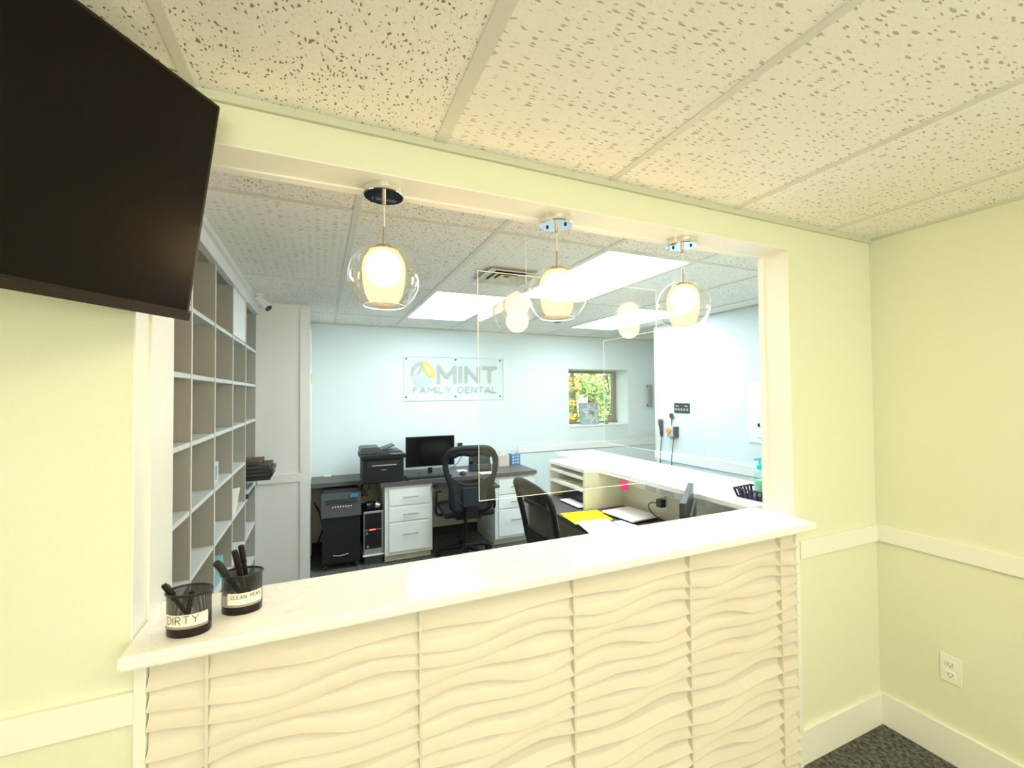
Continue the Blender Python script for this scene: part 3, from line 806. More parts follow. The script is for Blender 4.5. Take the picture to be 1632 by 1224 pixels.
def phone():
    t = thing('desk_phone', 'dark desk phone behind the office chair on the back desk', 'telephone', (1.27, 3.30, DZ), -.25)
    prism('base', [(-.10, 0), (.10, 0), (.10, .10), (.06, .16), (-.10, .02)], -.11, .12, 'x', M['charcoal'], t, bev=.004)
    tube('handset', [(-.09, -.05, .09), (-.10, .0, .15), (-.085, .05, .185)], [.022, .014, .022], M['black'], t)
    box('display', -.02, .09, -.0, .05, .11, .165, M['blue'], t, rot=(-.5, 0, 0))
    box('keypad', -.03, .09, -.09, -.02, .028, .07, M['slate'], t, rot=(0, 0, 0))
phone()
tag(box('paper_sheet', 1.20, 1.38, 3.03, 3.14, DZ, DZ + .003, M['white']), 'white paper sheet on the back desk behind the office chair', 'paper')
tag(box('note_pad', 1.02, 1.12, 3.26, 3.34, DZ, DZ + .012, M['label']), 'small cream note pad right of the monitor stand', 'note pad')
def tissue(name, label, x, y, m, w_, h_):
    t = thing(name, label, 'tissue box', (x, y, DZ), 0, 'tissue boxes on the back desk')
    box('carton', -w_/2, w_/2, -.055, .055, 0, h_, m, t, bev=.002)
    bm = bmesh.new(); vs = []
    for r, z in ((.018, h_ - .002), (.035, h_ + .03), (.05, h_ + .055)):
        vs.append([bm.verts.new((r * (1 + .4 * math.sin(5 * k)) * math.cos(2*PI*k/14), r * .55 * math.sin(2*PI*k/14) , z + .014 * math.sin(3 * k * 1.3))) for k in range(14)])
    for A, B in zip(vs, vs[1:]):
        for k in range(14): bm.faces.new((A[k], A[(k+1) % 14], B[(k+1) % 14], B[k]))
    obj('tissue', bm, M['white'], t, smooth=True)
    return t
tissue('tissue_box', 'pinkish grey marbled tissue box at the right of the back desk', 1.60, 3.44, M['tissuebox'], .13, .125)
tb = tissue('tissue_box', 'small blue patterned tissue box at the right end of the back desk', 1.765, 3.48, M['blue'], .11, .12)
boxes('pattern_patch', [(-.045 + .032 * i, -.025 + .032 * i, -.0562, -.055, .015 + .035 * j + .008 * (i % 2), .035 + .035 * j) for i in range(3) for j in range(3)], M['signlight'], tb)
tag(box('electrical_adapter', -.29, -.22, 3.57, 3.62, DZ, DZ + .018, M['cream'], bev=.003), 'cream adapter on the desk against the back wall left of the printer', 'adapter')
def back_outlet(): 
    outlet('wall_outlet', 'white outlet with black adapter on the wall right of the monitor', (1.14, YB, 1.03), 0)
back_outlet()
tube_ = thing('power_cable', 'thin black cable hanging down the wall right of the monitor', 'cable', (1.14, YB - .02, 1.0))
tube('cable', [(0, 0, .02), (.01, -.02, -.03), (.03, -.02, -.12), (-.03, -.03, -.20), (-.10, -.06, -.235)], .004, M['blackm'], tube_); box('adapter_plug', -.02, .03, -.03, .005, -.01, .03, M['black'], tube_)

def shredder():
    t = thing('paper_shredder', 'dark grey paper shredder on casters under the left end of the desk', 'shredder', (-.145, 3.06, 0))
    box('bin', -.163, .163, .0, .32, .055, .48, M['charcoal'], t, bev=.012)
    hd = prism('head', [(-.012, .475), (.33, .475), (.33, .665), (.05, .690), (.02, .63)], -.172, .172, 'x', M['slate'], t, bev=.006)
    box('lid', -.160, .160, .055, .32, .665, .705, M['black'], t, bev=.01)
    prism('paper_slot', [(.006, .600), (.0245, .632), (.012, .635), (-.004, .604)], -.135, .135, 'x', M['black'], hd)
    boxes('indicator', [(-.08 + .0225 * i, -.069 + .0225 * i, -.004, .006, .566, .574) for i in range(8)], M['white'], hd)
    box('blue_panel', .075, .145, .004, .02, .645, .675, M['blue'], hd)
    box('handle_recess', -.06, .07, -.003, .004, .455, .478, M['black'], t, bev=.001)
    tube('front_grip', [(-.07, .0, .135), (-.02, -.006, .127), (.06, .0, .137)], .004, M['silver'], t)
    for x in (-.13, .13):
        for y in (.04, .28): tube('caster', [(x - .012, y, .028), (x + .012, y, .028)], .027, M['black'], t, n=16)
    box('caster_plate', -.155, .155, .02, .31, .045, .058, M['black'], t)
shredder()
def tower():
    s = thing('tower_stand', 'white and grey stand on the floor under the computer tower', 'stand', (.138, 3.08, 0))
    box('base', -.085, .085, 0, .38, 0, .075, M['slate'], s, bev=.004); box('white_tray', -.098, .098, -.01, .39, .075, .09, M['white'], s, bev=.004)
    t = thing('computer_tower', 'black and silver computer tower with a red light under the desk', 'computer', (.138, 3.08, .09))
    box('case', -.088, .088, .012, .38, 0, .395, M['black'], t, bev=.004)
    box('silver_front', -.090, .092, .0, .014, 0, .402, M['silver'], t, bev=.003)
    box('upper_bay', -.080, .072, -.006, .001, .235, .385, M['black'], t, bev=.004)
    box('lower_bay', -.080, .072, -.006, .001, .055, .228, M['black'], t, bev=.004)
    box('power_light', -.035, .015, -.009, .0, .228, .236, M['red'], t)
    box('sticker', -.072, -.052, -.0066, -.005, .19, .215, M['blue'], t)
    lathe_ = bmesh.new(); bmesh.ops.create_circle(lathe_, cap_ends=True, radius=.011, segments=20, matrix=Matrix.Translation((-.052, -.0068, .078)) @ Matrix.Rotation(PI/2, 4, 'X')); obj('round_emblem', lathe_, M['silver'], t)
    r = thing('speaker', 'black speaker lying on top of the computer tower', 'speaker', (.115, 3.10, .492))
    tube('body', [(-.05, .0, .045), (-.02, .02, .05), (.06, .05, .045)], [.035, .045, .03], M['black'], r)
    tube('grille', [(.045, .02, .05), (.085, .012, .04)], [.033, .024], M['silver'], r)
    c = thing('cable_bundle', 'loose black cables hanging between shredder and tower under the desk', 'cables', (.11, 3.47, .5))
    for k in range(5):
        a = rnd.uniform(-.06, .08); tube('cable', [(a, .05, .22), (a + rnd.uniform(-.05, .05), .0, .14), (a + rnd.uniform(-.06, .06), -.02, .07), (a + .02, .0, .0 + .06)], .003, M['blackm'], c, n=6)
    c2 = thing('cable_bundle', 'black cables hanging on the wall left of the shredder', 'cables', (-.37, 3.52, .26))
    for k in range(2):
        tube('cable', [(-.01, .1, .25), (.05 + .02 * k, .02, .12), (.07, .0, .0), (.02, .05, -.15 - .04 * k)], .004, M['blackm'], c2, n=6)
tower()

# ------------------------------------------------------------------ office chairs
def catmull(pts, n=6, closed=True):
    out = []; N = len(pts)
    for i in range(N if closed else N - 1):
        g = lambda j: Vector(pts[j % N]) if closed else Vector(pts[max(0, min(N - 1, j))])
        p0, p1, p2, p3 = g(i-1), g(i), g(i+1), g(i+2)
        for k in range(n):
            t = k / n
            out.append(.5 * ((2*p1) + (-p0+p2)*t + (2*p0-5*p1+4*p2-p3)*t*t + (-p0+3*p1-3*p2+p3)*t**3))
    if not closed: out.append(Vector(pts[-1]))
    return out
def chair(label, loc, rz, kind):
    """local: seat faces +y (towards desk), backrest at -y"""
    t = thing('office_chair', label, 'office chair', loc, rz, 'mesh back office chairs')
    # five-star base
    lathe('hub', [(0, .05), (.035, .05), (.04, .11), (.028, .13), (0, .13)], 0, 0, M['black'], t, n=20)
    for k in range(5):
        a = 2 * PI * k / 5 + .35; c, s = math.cos(a), math.sin(a)
        g = tube('base_leg', [(.02*c, .02*s, .10), (.15*c, .15*s, .09), (.27*c, .27*s, .065)], [.026, .02, .014], M['charcoal'], t)
        bm = bmesh.new()
        for o_ in (-.014, .014): bm_tube(bm, [(.27*c - s*(o_-.008), .27*s + c*(o_-.008), .028), (.27*c - s*(o_+.008), .27*s + c*(o_+.008), .028)], .028, 14)
        obj('caster', bm, M['black'], g, smooth=True)
    tube('gas_column', [(0, 0, .10), (0, 0, .26), (0, 0, .262), (0, 0, .40)], [.026, .026, .018, .018], M['black'], t)
    box('seat_plate', -.12, .12, -.15, .13, .40, .43, M['black'], t, bev=.006)
    # seat cushion
    bm = bmesh.new(); bm_box(bm, -.245, .245, -.21, .27, .43, .50, 0, .03)
    obj('seat', bm, M['blackm'], t, smooth=True)
    yb = -.27
    if kind == 'loop':
        out = [(-.235, .02, .98), (-.17, .0, 1.07), (0, -.015, 1.085), (.17, .0, 1.07), (.235, .02, .98), (.225, .01, .86), (.19, 0, .74), (.185, 0, .62), (.16, .015, .53), (.0, .03, .505), (-.16, .015, .53), (-.185, 0, .62), (-.19, 0, .74), (-.225, .01, .86)]
        top_r = lambda z: .030 if z > .95 else .026
        P = catmull([(x, yb + y, z) for x, y, z in out])
        tube('back_frame', P, [top_r(p.z) for p in P], M['charcoal'], t, n=12, closed=True, flat=((0, 1, 0), .6))
        tube('top_band', catmull([(-.19, yb + .01, 1.02), (-.1, yb - .01, 1.055), (0, yb - .015, 1.045), (.1, yb - .01, 1.055), (.19, yb + .01, 1.02)], 5, False), .036, M['charcoal'], t, n=12, flat=((0, 1, 0), .4))
        # lower mesh panel
        bm = bmesh.new(); n = 16; A = []; 
        for i in range(n + 1):
            u = -1 + 2 * i / n
            zt = .745 - .0 + .09 * u * u; zb = .53 + .02 * u * u
            w_ = .20
            A.append([bm.verts.new((u * w_ * (.97 if zz > .6 else .9), yb + .004 + .02 * (1 - u * u), zz)) for zz in (zb, (zb + zt) / 2, zt)])
        for a, b in zip(A, A[1:]):
            for j in range(2): bm.faces.new((a[j], b[j], b[j+1], a[j+1]))
        pn = obj('back_mesh', bm, M['meshf'], t, smooth=True)
        tube('piping', catmull([(-.195, yb + .0, .835), (-.10, yb + .01, .770), (0, yb + .012, .748), (.10, yb + .01, .770), (.195, yb + .0, .835)], 5, False), .003, M['slate'], pn, n=6)
        tube('lower_piping', catmull([(-.13, yb - .022, .66), (-.11, yb - .024, .60), (0, yb - .022, .565), (.11, yb - .024, .60), (.13, yb - .022, .66)], 5, False), .003, M['slate'], pn, n=6)
        box('lumbar_pad', -.085, .085, yb - .028, yb - .01, .55, .73, M['meshf'], t, bev=.008)
        box('back_support', -.055, .055, yb - .02, yb + .03, .44, .56, M['black'], t, bev=.008)
    else:
        out = [(-.245, .02, .96), (-.20, .0, 1.02), (0, -.03, 1.055), (.20, .0, 1.02), (.245, .02, .96), (.235, .03, .80), (.215, .03, .66), (.17, .03, .56), (0, .03, .54), (-.17, .03, .56), (-.215, .03, .66), (-.235, .03, .80)]
        P = catmull([(x, yb + y - (z - .55) * .16, z) for x, y, z in out])
        tube('back_frame', P, .027, M['black'], t, n=12, closed=True, flat=((0, 1, 0), .6))
        bm = bmesh.new(); c = bm.verts.new((0, yb - .03, .80)); R_ = [bm.verts.new(p) for p in P]
        mid = [bm.verts.new((p * .5 + Vector((0, yb - .02, .80)) * .5)) for p in P]
        for i in range(len(P)):
            j = (i + 1) % len(P); bm.faces.new((R_[i], R_[j], mid[j], mid[i])); bm.faces.new((mid[i], mid[j], c))
        obj('back_mesh', bm, M['sheer'], t, smooth=True)
        tube('top_band', catmull([(-.20, yb - .05, .965), (-.1, yb - .08, .985), (0, yb - .09, .99), (.1, yb - .08, .985), (.20, yb - .05, .965)], 5, False), .03, M['black'], t, n=10, flat=((0, 1, 0), .35))
        box('lumbar_pad', -.13, .13, yb - .035, yb - .01, .64, .76, M['charcoal'], t, bev=.008)
        tube('back_support', [(0, yb - .02, .70), (0, yb - .03, .56), (0, yb + .08, .41), (0, 0, .41)], [.03, .035, .03, .03], M['black'], t)
    for s in ((-1, 1) if kind == 'loop' else ()):
        g = tube('armrest', catmull([(s * .20, .0, .42), (s * .285, .0, .44), (s * .29, -.01, .55), (s * .285, .0, .665)], 5, False), .014, M['black'], t)
        box('arm_pad', s * .285 - .035, s * .285 + .035, -.12, .12, .665, .69, M['black'], g, bev=.008)
    return t
chair('black office chair with open looped back, pulled up to the back desk', (.985, 2.90, 0), -.10, 'loop')
chair('black mesh office chair seen over the ledge, facing the reception desk', (1.175, 1.13, 0), -1.60, 'solid')

# ------------------------------------------------------------------ reception counter and desk
def counter():
    t = thing('reception_counter', 'white raised reception counter running from the ledge towards the back wall', 'reception counter')
    bm = bmesh.new()
    pts = [(1.53, .20), (2.07, .20), (2.07, 2.31), (1.66, 2.31), (1.60, 1.93), (1.39, 1.92), (1.39, 1.395), (1.51, 1.395)]
    prism('counter_top', pts, ZS - .028, ZS - .001, 'z', M['counter'], t, bev=.003)
    box('knee_wall', 1.727, 1.86, .20, 2.26, 0, ZS - .028, M['cream'], t)
    box('outer_apron', 1.86, 1.875, .20, 2.26, 0, ZS - .028, M['counter'], t)
    r = box('cable_raceway', 1.700, 1.727, .25, 1.40, .925, .968, M['wtrim'], t, bev=.002)
    for q in ((.62, .78), (.86, .98), (1.02, 1.12)): box('raceway_cover', 1.697, 1.700, *q, .930, .963, M['signlight'], r)
counter()
def cubby():
    t = thing('paper_sorter', 'white open paper sorter with two shelves under the counter end', 'paper sorter', (1.39, 1.395, DZ))
    D = .337; L = .52; h = ZS - .029 - DZ
    box('near_side', 0, D, 0, .02, 0, h, M['cream'], t); box('far_side', 0, D, L - .02, L, 0, h, M['cream'], t)
    box('back', D - .01, D, .02, L - .02, 0, h, M['cream'], t)
    for z in (.122, .208): box('shelf', 0, D - .01, .02, L - .02, z, z + .018, M['counter'], t)
    tag(box('paper_sheet', 1.41, 1.62, 1.45, 1.74, DZ + .1405, DZ + .146, M['white']), 'white papers on the lower shelf of the white sorter', 'paper')
    tag(box('folder', 1.41, 1.66, 1.62, 1.84, DZ + .1465, DZ + .152, M['beigebox']), 'beige folder on the papers in the white sorter', 'folder')
    u = thing('desk_organizer', 'rounded black desk organizer under the white paper sorter', 'organizer', (1.43, 1.63, DZ))
    ar = [(-.17, 0)] + [(-.17 + .0, .06)] + [(-.12 + .05 * math.cos(math.radians(a)), .06 + .045 * math.sin(math.radians(a))) for a in range(180, 89, -15)] + [(.12 + .05 * math.cos(math.radians(a)), .06 + .045 * math.sin(math.radians(a))) for a in range(90, -1, -15)] + [(.17, 0)]
    prism('shell', ar, .03, .20, 'x', M['black'], u)
    box('front_tray', -.045, .03, -.16, .10, 0, .012, M['blackm'], u)
    tag(box('paper_sheet', 1.36, 1.455, 1.43, 1.70, DZ + .0125, DZ + .016, M['white']), 'white slip lying on the black organizer tray', 'paper')
cubby()
def rdesk():
    t = thing('reception_desk', 'grey laminate desk below the white reception counter', 'desk')
    box('desk_top', 1.17, 1.726, .20, 1.93, DZ - .032, DZ - .0005, M['desk'], t, bev=.001)
    box('edge_strip', 1.166, 1.170, .20, 1.93, DZ - .031, DZ - .001, M['slate'], t)
    box('side_panel', 1.20, 1.726, 1.90, 1.93, 0, DZ - .032, M['cream'], t)
rdesk()
def quad(name, pts, z0, z1, m, label, cat='paper', group=None):
    o = prism(name, pts, z0, z1, 'z', m); tag(o, label, cat, group); return o
quad('folder', [(1.185, 1.385), (1.47, 1.365), (1.43, 1.12), (1.15, 1.13)], DZ, DZ + .004, M['yellow'], 'bright yellow folder on the reception desk', 'folder')
quad('paper_sheet', [(1.175, 1.165), (1.395, 1.145), (1.33, .80), (1.10, .83)], DZ + .0045, DZ + .007, M['white'], 'white sheet overlapping the yellow folder on the reception desk')
quad('paper_sheet', [(1.40, 1.08), (1.50, 1.09), (1.46, .80), (1.34, .80)], DZ + .0001, DZ + .003, M['white'], 'white sheet between yellow folder and the white binder')
quad('sticky_note', [(1.30, .98), (1.37, .97), (1.36, .90), (1.29, .91)], DZ + .0072, DZ + .008, M['label'], 'pale yellow sticky note on the white sheet on the reception desk', 'sticky note')
bm = bmesh.new(); bm_strokes(bm, [[(1.24, 1.07), (1.25, 1.09), (1.262, 1.065), (1.275, 1.08), (1.30, 1.04), (1.33, 1.03)], [(1.33, 1.0), (1.345, 1.015), (1.35, .995)]], .003, lambda u, v: (u, v, DZ + .0074))
hw = obj('handwriting', bm, M['ink'], bpy.data.objects['paper_sheet.004'] if 'paper_sheet.004' in bpy.data.objects else None)
def binder():
    t = thing('ring_binder', 'white papers on a dark purple binder on the reception desk', 'binder', (1.585, 1.13, DZ), .11)
    box('cover', -.125, .105, -.14, .14, 0, .016, M['purple'], t, bev=.002)
    box('paper', -.13, .11, -.145, .145, .016, .024, M['white'], t)
binder()
tag(box('pink_sticky_note', 1.5175, 1.5215, 1.08, 1.155, .945, 1.019, M['pink']), 'bright pink sticky note under the front edge of the white counter', 'sticky note')
def charger():
    outlet('wall_outlet', 'white outlet holding a black charger behind the reception desk', (1.727, .985, .878), PI / 2 - PI)
    t = thing('phone_charger', 'black plug-in charger with cable on the panel behind the reception desk', 'charger', (1.72, .975, .87))
    box('plug', -.045, -.002, -.025, .02, -.022, .028, M['black'], t, bev=.003)
    tube('cable', catmull([(-.035, .02, .0), (-.045, .06, -.005), (-.05, .085, -.03), (-.045, .05, -.075), (-.04, -.08, -.105), (-.03, -.2, -.106)], 5, False), .0035, M['black'], t, n=8)
    c = thing('white_cable', 'thin white cable hanging from the counter edge near the ledge', 'cable', (1.63, .42, 1.02))
    tube('cable', [(0, 0, .004), (-.004, .002, -.03), (.0, .0, -.16)], .003, M['white'], c, n=6)
charger()
em = monitor('monitor', 'dark grey monitor seen edge-on over the ledge, on the reception desk', (1.315, .388, DZ), .708 + PI, .49, .30, .04, M['screen'])
box('rear_bulge', -.17, .17, .026, .045, .08, .27, M['slate'], em, bev=.006)
def basket():
    t = thing('plastic_basket', 'small dark purple slotted basket at the near end of the white counter', 'basket', (1.725, .295, ZS), .1)
    w0, w1, d0, d1, h = .06, .072, .075, .09, .045
    box('floor_panel', -w0, w0, -d0, d0, 0, .004, M['purple'], t)
    bm = bmesh.new()
    for s in (-1, 1):
        for k in range(7):
            y = -d0 + 2 * d0 * k / 6
            bm_tube(bm, [(s * w0, y, .002), (s * w1, y * d1 / d0, h)], .0062, 6)
        for k in range(6):
            x = -w0 + 2 * w0 * k / 5
            bm_tube(bm, [(x, s * d0, .002), (x * w1 / w0, s * d1, h)], .0062, 6)
    obj('slats', bm, M['purple'], t)
    def ring(w_, d, z, r): return [(-w_, -d, z), (w_, -d, z), (w_, d, z), (-w_, d, z)]
    bm = bmesh.new()
    for (w_, d, z, r) in ((w1, d1, h, .005), (w0, d0, .004, .004)): 
        pts = ring(w_, d, z, r)
        for i in range(4): bm_tube(bm, [pts[i], pts[(i+1) % 4]], r, 8)
    obj('rim', bm, M['purple'], t)
    b = thing('sanitizer_bottle', 'clear bottle with teal pump standing in the purple basket', 'bottle', (1.742, .302, ZS + .005))
    lathe('bottle_body', [(0, 0), (.028, 0), (.030, .004), (.030, .11), (.024, .125), (.012, .135), (.012, .145)], 0, 0, M['bottle'], b, 24)
    lathe('liquid', [(0, .003), (.027, .003), (.027, .085), (0, .085)], 0, 0, M['signmint'], b, 24)
    lathe('pump_collar', [(0, .14), (.015, .14), (.015, .160), (.006, .165), (.005, .190), (0, .190)], 0, 0, M['teal'], b, 16)
    tube('nozzle', [(.01, 0, .192), (-.035, 0, .190)], .006, M['teal'], b)
basket()

# ------------------------------------------------------------------ right office wall fittings
def right_wall():
    X = 3.1
    t = thing('switch_plate', 'black switch plate with lit markings on the right office wall', 'switch plate', (X, 2.195, 1.425))
    box('plate', -.008, 0, -.105, .105, -.052, .052, M['black'], t, bev=.002)
    boxes('switch', [(-.012, -.008, .075 - .038 * k - .009, .075 - .038 * k + .009, -.026, -.004) for k in range(5)], M['signgrey'], t)
    boxes('marking', [(-.009, -.0079, .04, .085, .018, .024), (-.009, -.0079, -.085, -.04, .018, .024)], M['white'], t)
    b = thing('breaker_panel', 'white electrical breaker panel on the right office wall beside the jamb', 'breaker panel', (X, 1.22, 1.41))
    box('surround', -.012, 0, -.20, .20, -.26, .26, M['wtrim'], b, bev=.003)
    d = box('door', -.018, -.012, -.15, .12, -.215, .215, M['wtrim'], b, bev=.002)
    box('latch', -.024, -.018, .09, .105, -.12, -.09, M['blackm'], d)
    h = thing('telephone_handset', 'dark handset hanging on the right office wall with its cord', 'handset', (X, 2.49, 1.24))
    tube('earpiece', [(-.02, .0, .055), (-.024, 0, .03), (-.02, -.004, -.02), (-.014, -.006, -.13)], [.022, .030, .022, .012], M['slate'], h)
    tube('cord', [(-.012, -.006, -.13), (-.012, .01, -.22), (-.012, .02, -.36), (-.012, .02, -.6)], .004, M['slate'], h)
    k = thing('wall_intercom', 'beige box with an orange knob and cord on the right office wall', 'intercom', (X, 2.33, 1.175))
    box('box', -.045, 0, -.045, .045, -.055, .055, M['beigebox'], k, bev=.003)
    box('side_clamp', -.04, 0, -.085, -.045, -.055, .055, M['slate'], k, bev=.003)
    tube('knob', [(-.06, .01, .005), (-.043, .01, .005)], .030, M['orange'], k, n=20)
    tube('microphone', [(-.02, .0, .165), (-.012, .0, .165)], .028, M['slate'], k, n=20)
    tube('microphone_stem', [(-.014, .0, .14), (-.014, 0, .05)], .005, M['slate'], k)
    tube('cord', [(-.014, -.03, -.05), (-.014, -.01, -.15), (-.014, .01, -.3), (-.014, .01, -.55)], .004, M['slate'], k)
    g = thing('door_pull', 'long grey pull handle on the back wall past the window', 'handle', (3.90, YB, 1.54))
    box('grip', -.04, .03, -.07, -.045, -.16, .16, M['pullgrey'], g, bev=.008)
    box('bracket', -.02, .02, -.045, 0, -.15, -.11, M['slate'], g); box('bracket', -.02, .02, -.045, 0, .11, .15, M['slate'], g)
right_wall()

# ------------------------------------------------------------------ ceiling fittings
def troffer(x0, y0, label, m, grp):
    x1, y1 = x0 + .61, y0 + 1.22
    t = thing('ceiling_light', label, 'ceiling light', ((x0+x1)/2, (y0+y1)/2, H), 0, grp)
    a, b = .305, .61
    boxes('frame', [(-a + .012, -a + .03, -b + .012, b - .012, -.004, .004), (a - .03, a - .012, -b + .012, b - .012, -.004, .004), (-a + .03, a - .03, -b + .012, -b + .03, -.004, .004), (-a + .03, a - .03, b - .03, b - .012, -.004, .004)], M['wtrim'], t)
    box('diffuser', -a + .03, a - .03, -b + .03, b - .03, .0005, .0025, m, t)
    box('housing', -a + .005, a - .005, -b + .005, b - .005, .006, .06, M['wtrim'], t)
troffer(1.03, .59, 'fluorescent ceiling panel nearest the opening, above the reception counter', M['troffer'], 'office ceiling panels')
troffer(.42, 1.81, 'fluorescent ceiling panel in front of the wall sign', M['troffer'], 'office ceiling panels')
troffer(2.25, 1.81, 'fluorescent ceiling panel farthest right, seen behind the right pendant', M['troffer'], 'office ceiling panels')

def vent():
    t = thing('ceiling_vent', 'square cream air vent in the office ceiling left of the middle pendant', 'air vent', (.745, 1.265, H))
    def frame(a, b, z0, z1, nm, m):
        bm = bmesh.new()
        P0 = [(-a, -a), (a, -a), (a, a), (-a, a)]; P1 = [(-b, -b), (b, -b), (b, b), (-b, b)]
        A = [bm.verts.new((x, y, z0)) for x, y in P0]; B = [bm.verts.new((x, y, z1)) for x, y in P1]
        for i in range(4): bm.faces.new((A[i], A[(i+1) % 4], B[(i+1) % 4], B[i]))
        A2 = [bm.verts.new((x, y, z0 + .003)) for x, y in P0]; B2 = [bm.verts.new((x, y, z1 + .003)) for x, y in P1]
        for i in range(4): bm.faces.new((A2[i], A2[(i+1) % 4], B2[(i+1) % 4], B2[i])); bm.faces.new((A[i], A[(i+1) % 4], A2[(i+1) % 4], A2[i])); bm.faces.new((B[i], B[(i+1) % 4], B2[(i+1) % 4], B2[i]))
        obj(nm, bm, m, t)
    frame(.165, .105, -.020, -.008, 'outer_frame', M['vent'])
    box('dark_opening', -.105, .105, -.105, .105, -.004, -.002, M['ventdark'], t)
    frame(.098, .066, -.020, -.008, 'louvre', M['vent']); frame(.058, .020, -.020, -.010, 'louvre', M['vent'])
vent()
cs = tag(lathe('sprinkler_cover', [(0, 0), (.04, 0), (.042, -.004), (.0, -.006)], 0, 0, M['slate'], None, 24), 'small round grey disc on the far office ceiling', 'ceiling disc'); cs.location = (1.95, 2.75, H)

# ------------------------------------------------------------------ wall sign
def sign():
    Y0 = 3.631
    t = thing('wall_sign', 'clear acrylic wall sign reading MINT FAMILY DENTAL on the back wall', 'sign', (1.10, Y0, 1.77))
    x0, x1, z0, z1 = .515 - 1.10, 1.70 - 1.10, 1.517 - 1.77, 2.012 - 1.77
    box('acrylic_plate', x0, x1, 0, .006, z0, z1, M['signplate'], t)
    e = .003; boxes('plate_edge', [(x0, x1, -.0005, .0065, z0, z0 + e), (x0, x1, -.0005, .0065, z1 - e, z1), (x0, x0 + e, -.0005, .0065, z0, z1), (x1 - e, x1, -.0005, .0065, z0, z1)], M['signlight'], t)
    for x in (.542 - 1.1, 0.004, 1.657 - 1.1):
        for z in (1.985 - 1.77, 1.56 - 1.77): tube('standoff', [(x, -.008, z), (x, .009, z)], .009, M['slate'], t, n=14)
    F = lambda u, v: (u - 1.10, -.0015, v - 1.77)
    bm = bmesh.new(); bm_strokes(bm, text_lines('MINT', .905, 1.60, 1.727, .17), .040, F); obj('large_lettering', bm, M['signgrey'], t)
    bm = bmesh.new(); bm_strokes(bm, text_lines('FAMILY DENTAL', .62, 1.605, 1.607, .062), .0125, F); obj('small_lettering', bm, M['signsmall'], t)
    def leaf(nm, m, poly, hole=None):
        bm = bmesh.new(); vs = [bm.verts.new(F(*p)) for p in catmull2(poly)]; bm.faces.new(vs); o = obj(nm, bm, m, t)
        if hole:
            bm = bmesh.new(); bm.faces.new([bm.verts.new((F(*p)[0], -.0022, F(*p)[2])) for p in catmull2(hole)]); obj('leaf_vein', bm, M['white'], o)
    def catmull2(p): return [(v.x, v.y) for v in catmull([(a, b, 0) for a, b in p], 6)]
    leaf('grey_leaf', M['signgrey'], [(.600, 1.79), (.603, 1.87), (.65, 1.93), (.722, 1.953), (.718, 1.86), (.69, 1.82), (.635, 1.795)], [(.625, 1.80), (.645, 1.86), (.69, 1.90), (.675, 1.85), (.655, 1.82)])
    leaf('yellow_leaf', M['signyellow'], [(.735, 1.955), (.80, 1.93), (.845, 1.88), (.855, 1.78), (.79, 1.795), (.745, 1.84), (.732, 1.90)], [(.755, 1.925), (.80, 1.87), (.825, 1.815), (.775, 1.85)])
    leaf('mint_leaf', M['signmint'], [(.625, 1.765), (.66, 1.70), (.73, 1.675), (.80, 1.70), (.825, 1.745), (.77, 1.785), (.71, 1.80), (.66, 1.785)])
sign()

# ------------------------------------------------------------------ canvas on the window sill
def canvas():
    t = thing('flower_canvas', 'small square canvas of a pale flower leaning in the office window', 'picture', (3.01, 3.76, 1.168), 0)
    fr = box('stretched_canvas', -.15, .15, -.012, .012, 0, .29, M['artblue'], t, rot=(-.10, 0, .04))
    bm = bmesh.new(); bm2 = bmesh.new(); bm3 = bmesh.new()
    cx, cz = .05, .15
    for a, L, w_ in ((20, .10, .032), (70, .13, .035), (125, .15, .05), (165, .20, .05), (205, .19, .05), (255, .15, .045), (300, .14, .045), (340, .10, .03)):
        ca, sa = math.cos(math.radians(a)), math.sin(math.radians(a))
        pts = []
        for k in range(9):
            tt = k / 8; ww = w_ * math.sin(PI * tt ** .8) * .7; pts.append((tt * L, ww))
        poly = pts + [(x, -y_) for x, y_ in pts[::-1][1:-1]]
        vs = [bm.verts.new((max(-.148, min(.148, cx + x * ca - y_ * sa)), -.0128, max(.002, min(.288, cz + x * sa + y_ * ca)))) for x, y_ in poly]
        bm.faces.new(vs)
        bm_strokes(bm2, [[(cx, cz), (max(-.14, min(.14, cx + L * .75 * ca)), max(.01, min(.28, cz + L * .75 * sa)))]], .004, lambda u, v: (u, -.0134, v))
    obj('petals', bm, M['artpetal'], fr); obj('petal_veins', bm2, M['slate'], fr)
    bm_box(bm3, -.149, .03, -.0126, -.0121, .001, .07); bm_box(bm3, -.14, -.07, -.0132, -.0121, .085, .15)
    obj('teal_patches', bm3, M['teallt'], fr)
canvas()
tag(box('window_stop', 3.22, 3.27, 3.70, 3.73, 1.168, 1.18, M['slate'], bev=.002), 'small dark object on the window sill right of the canvas', 'trinket')

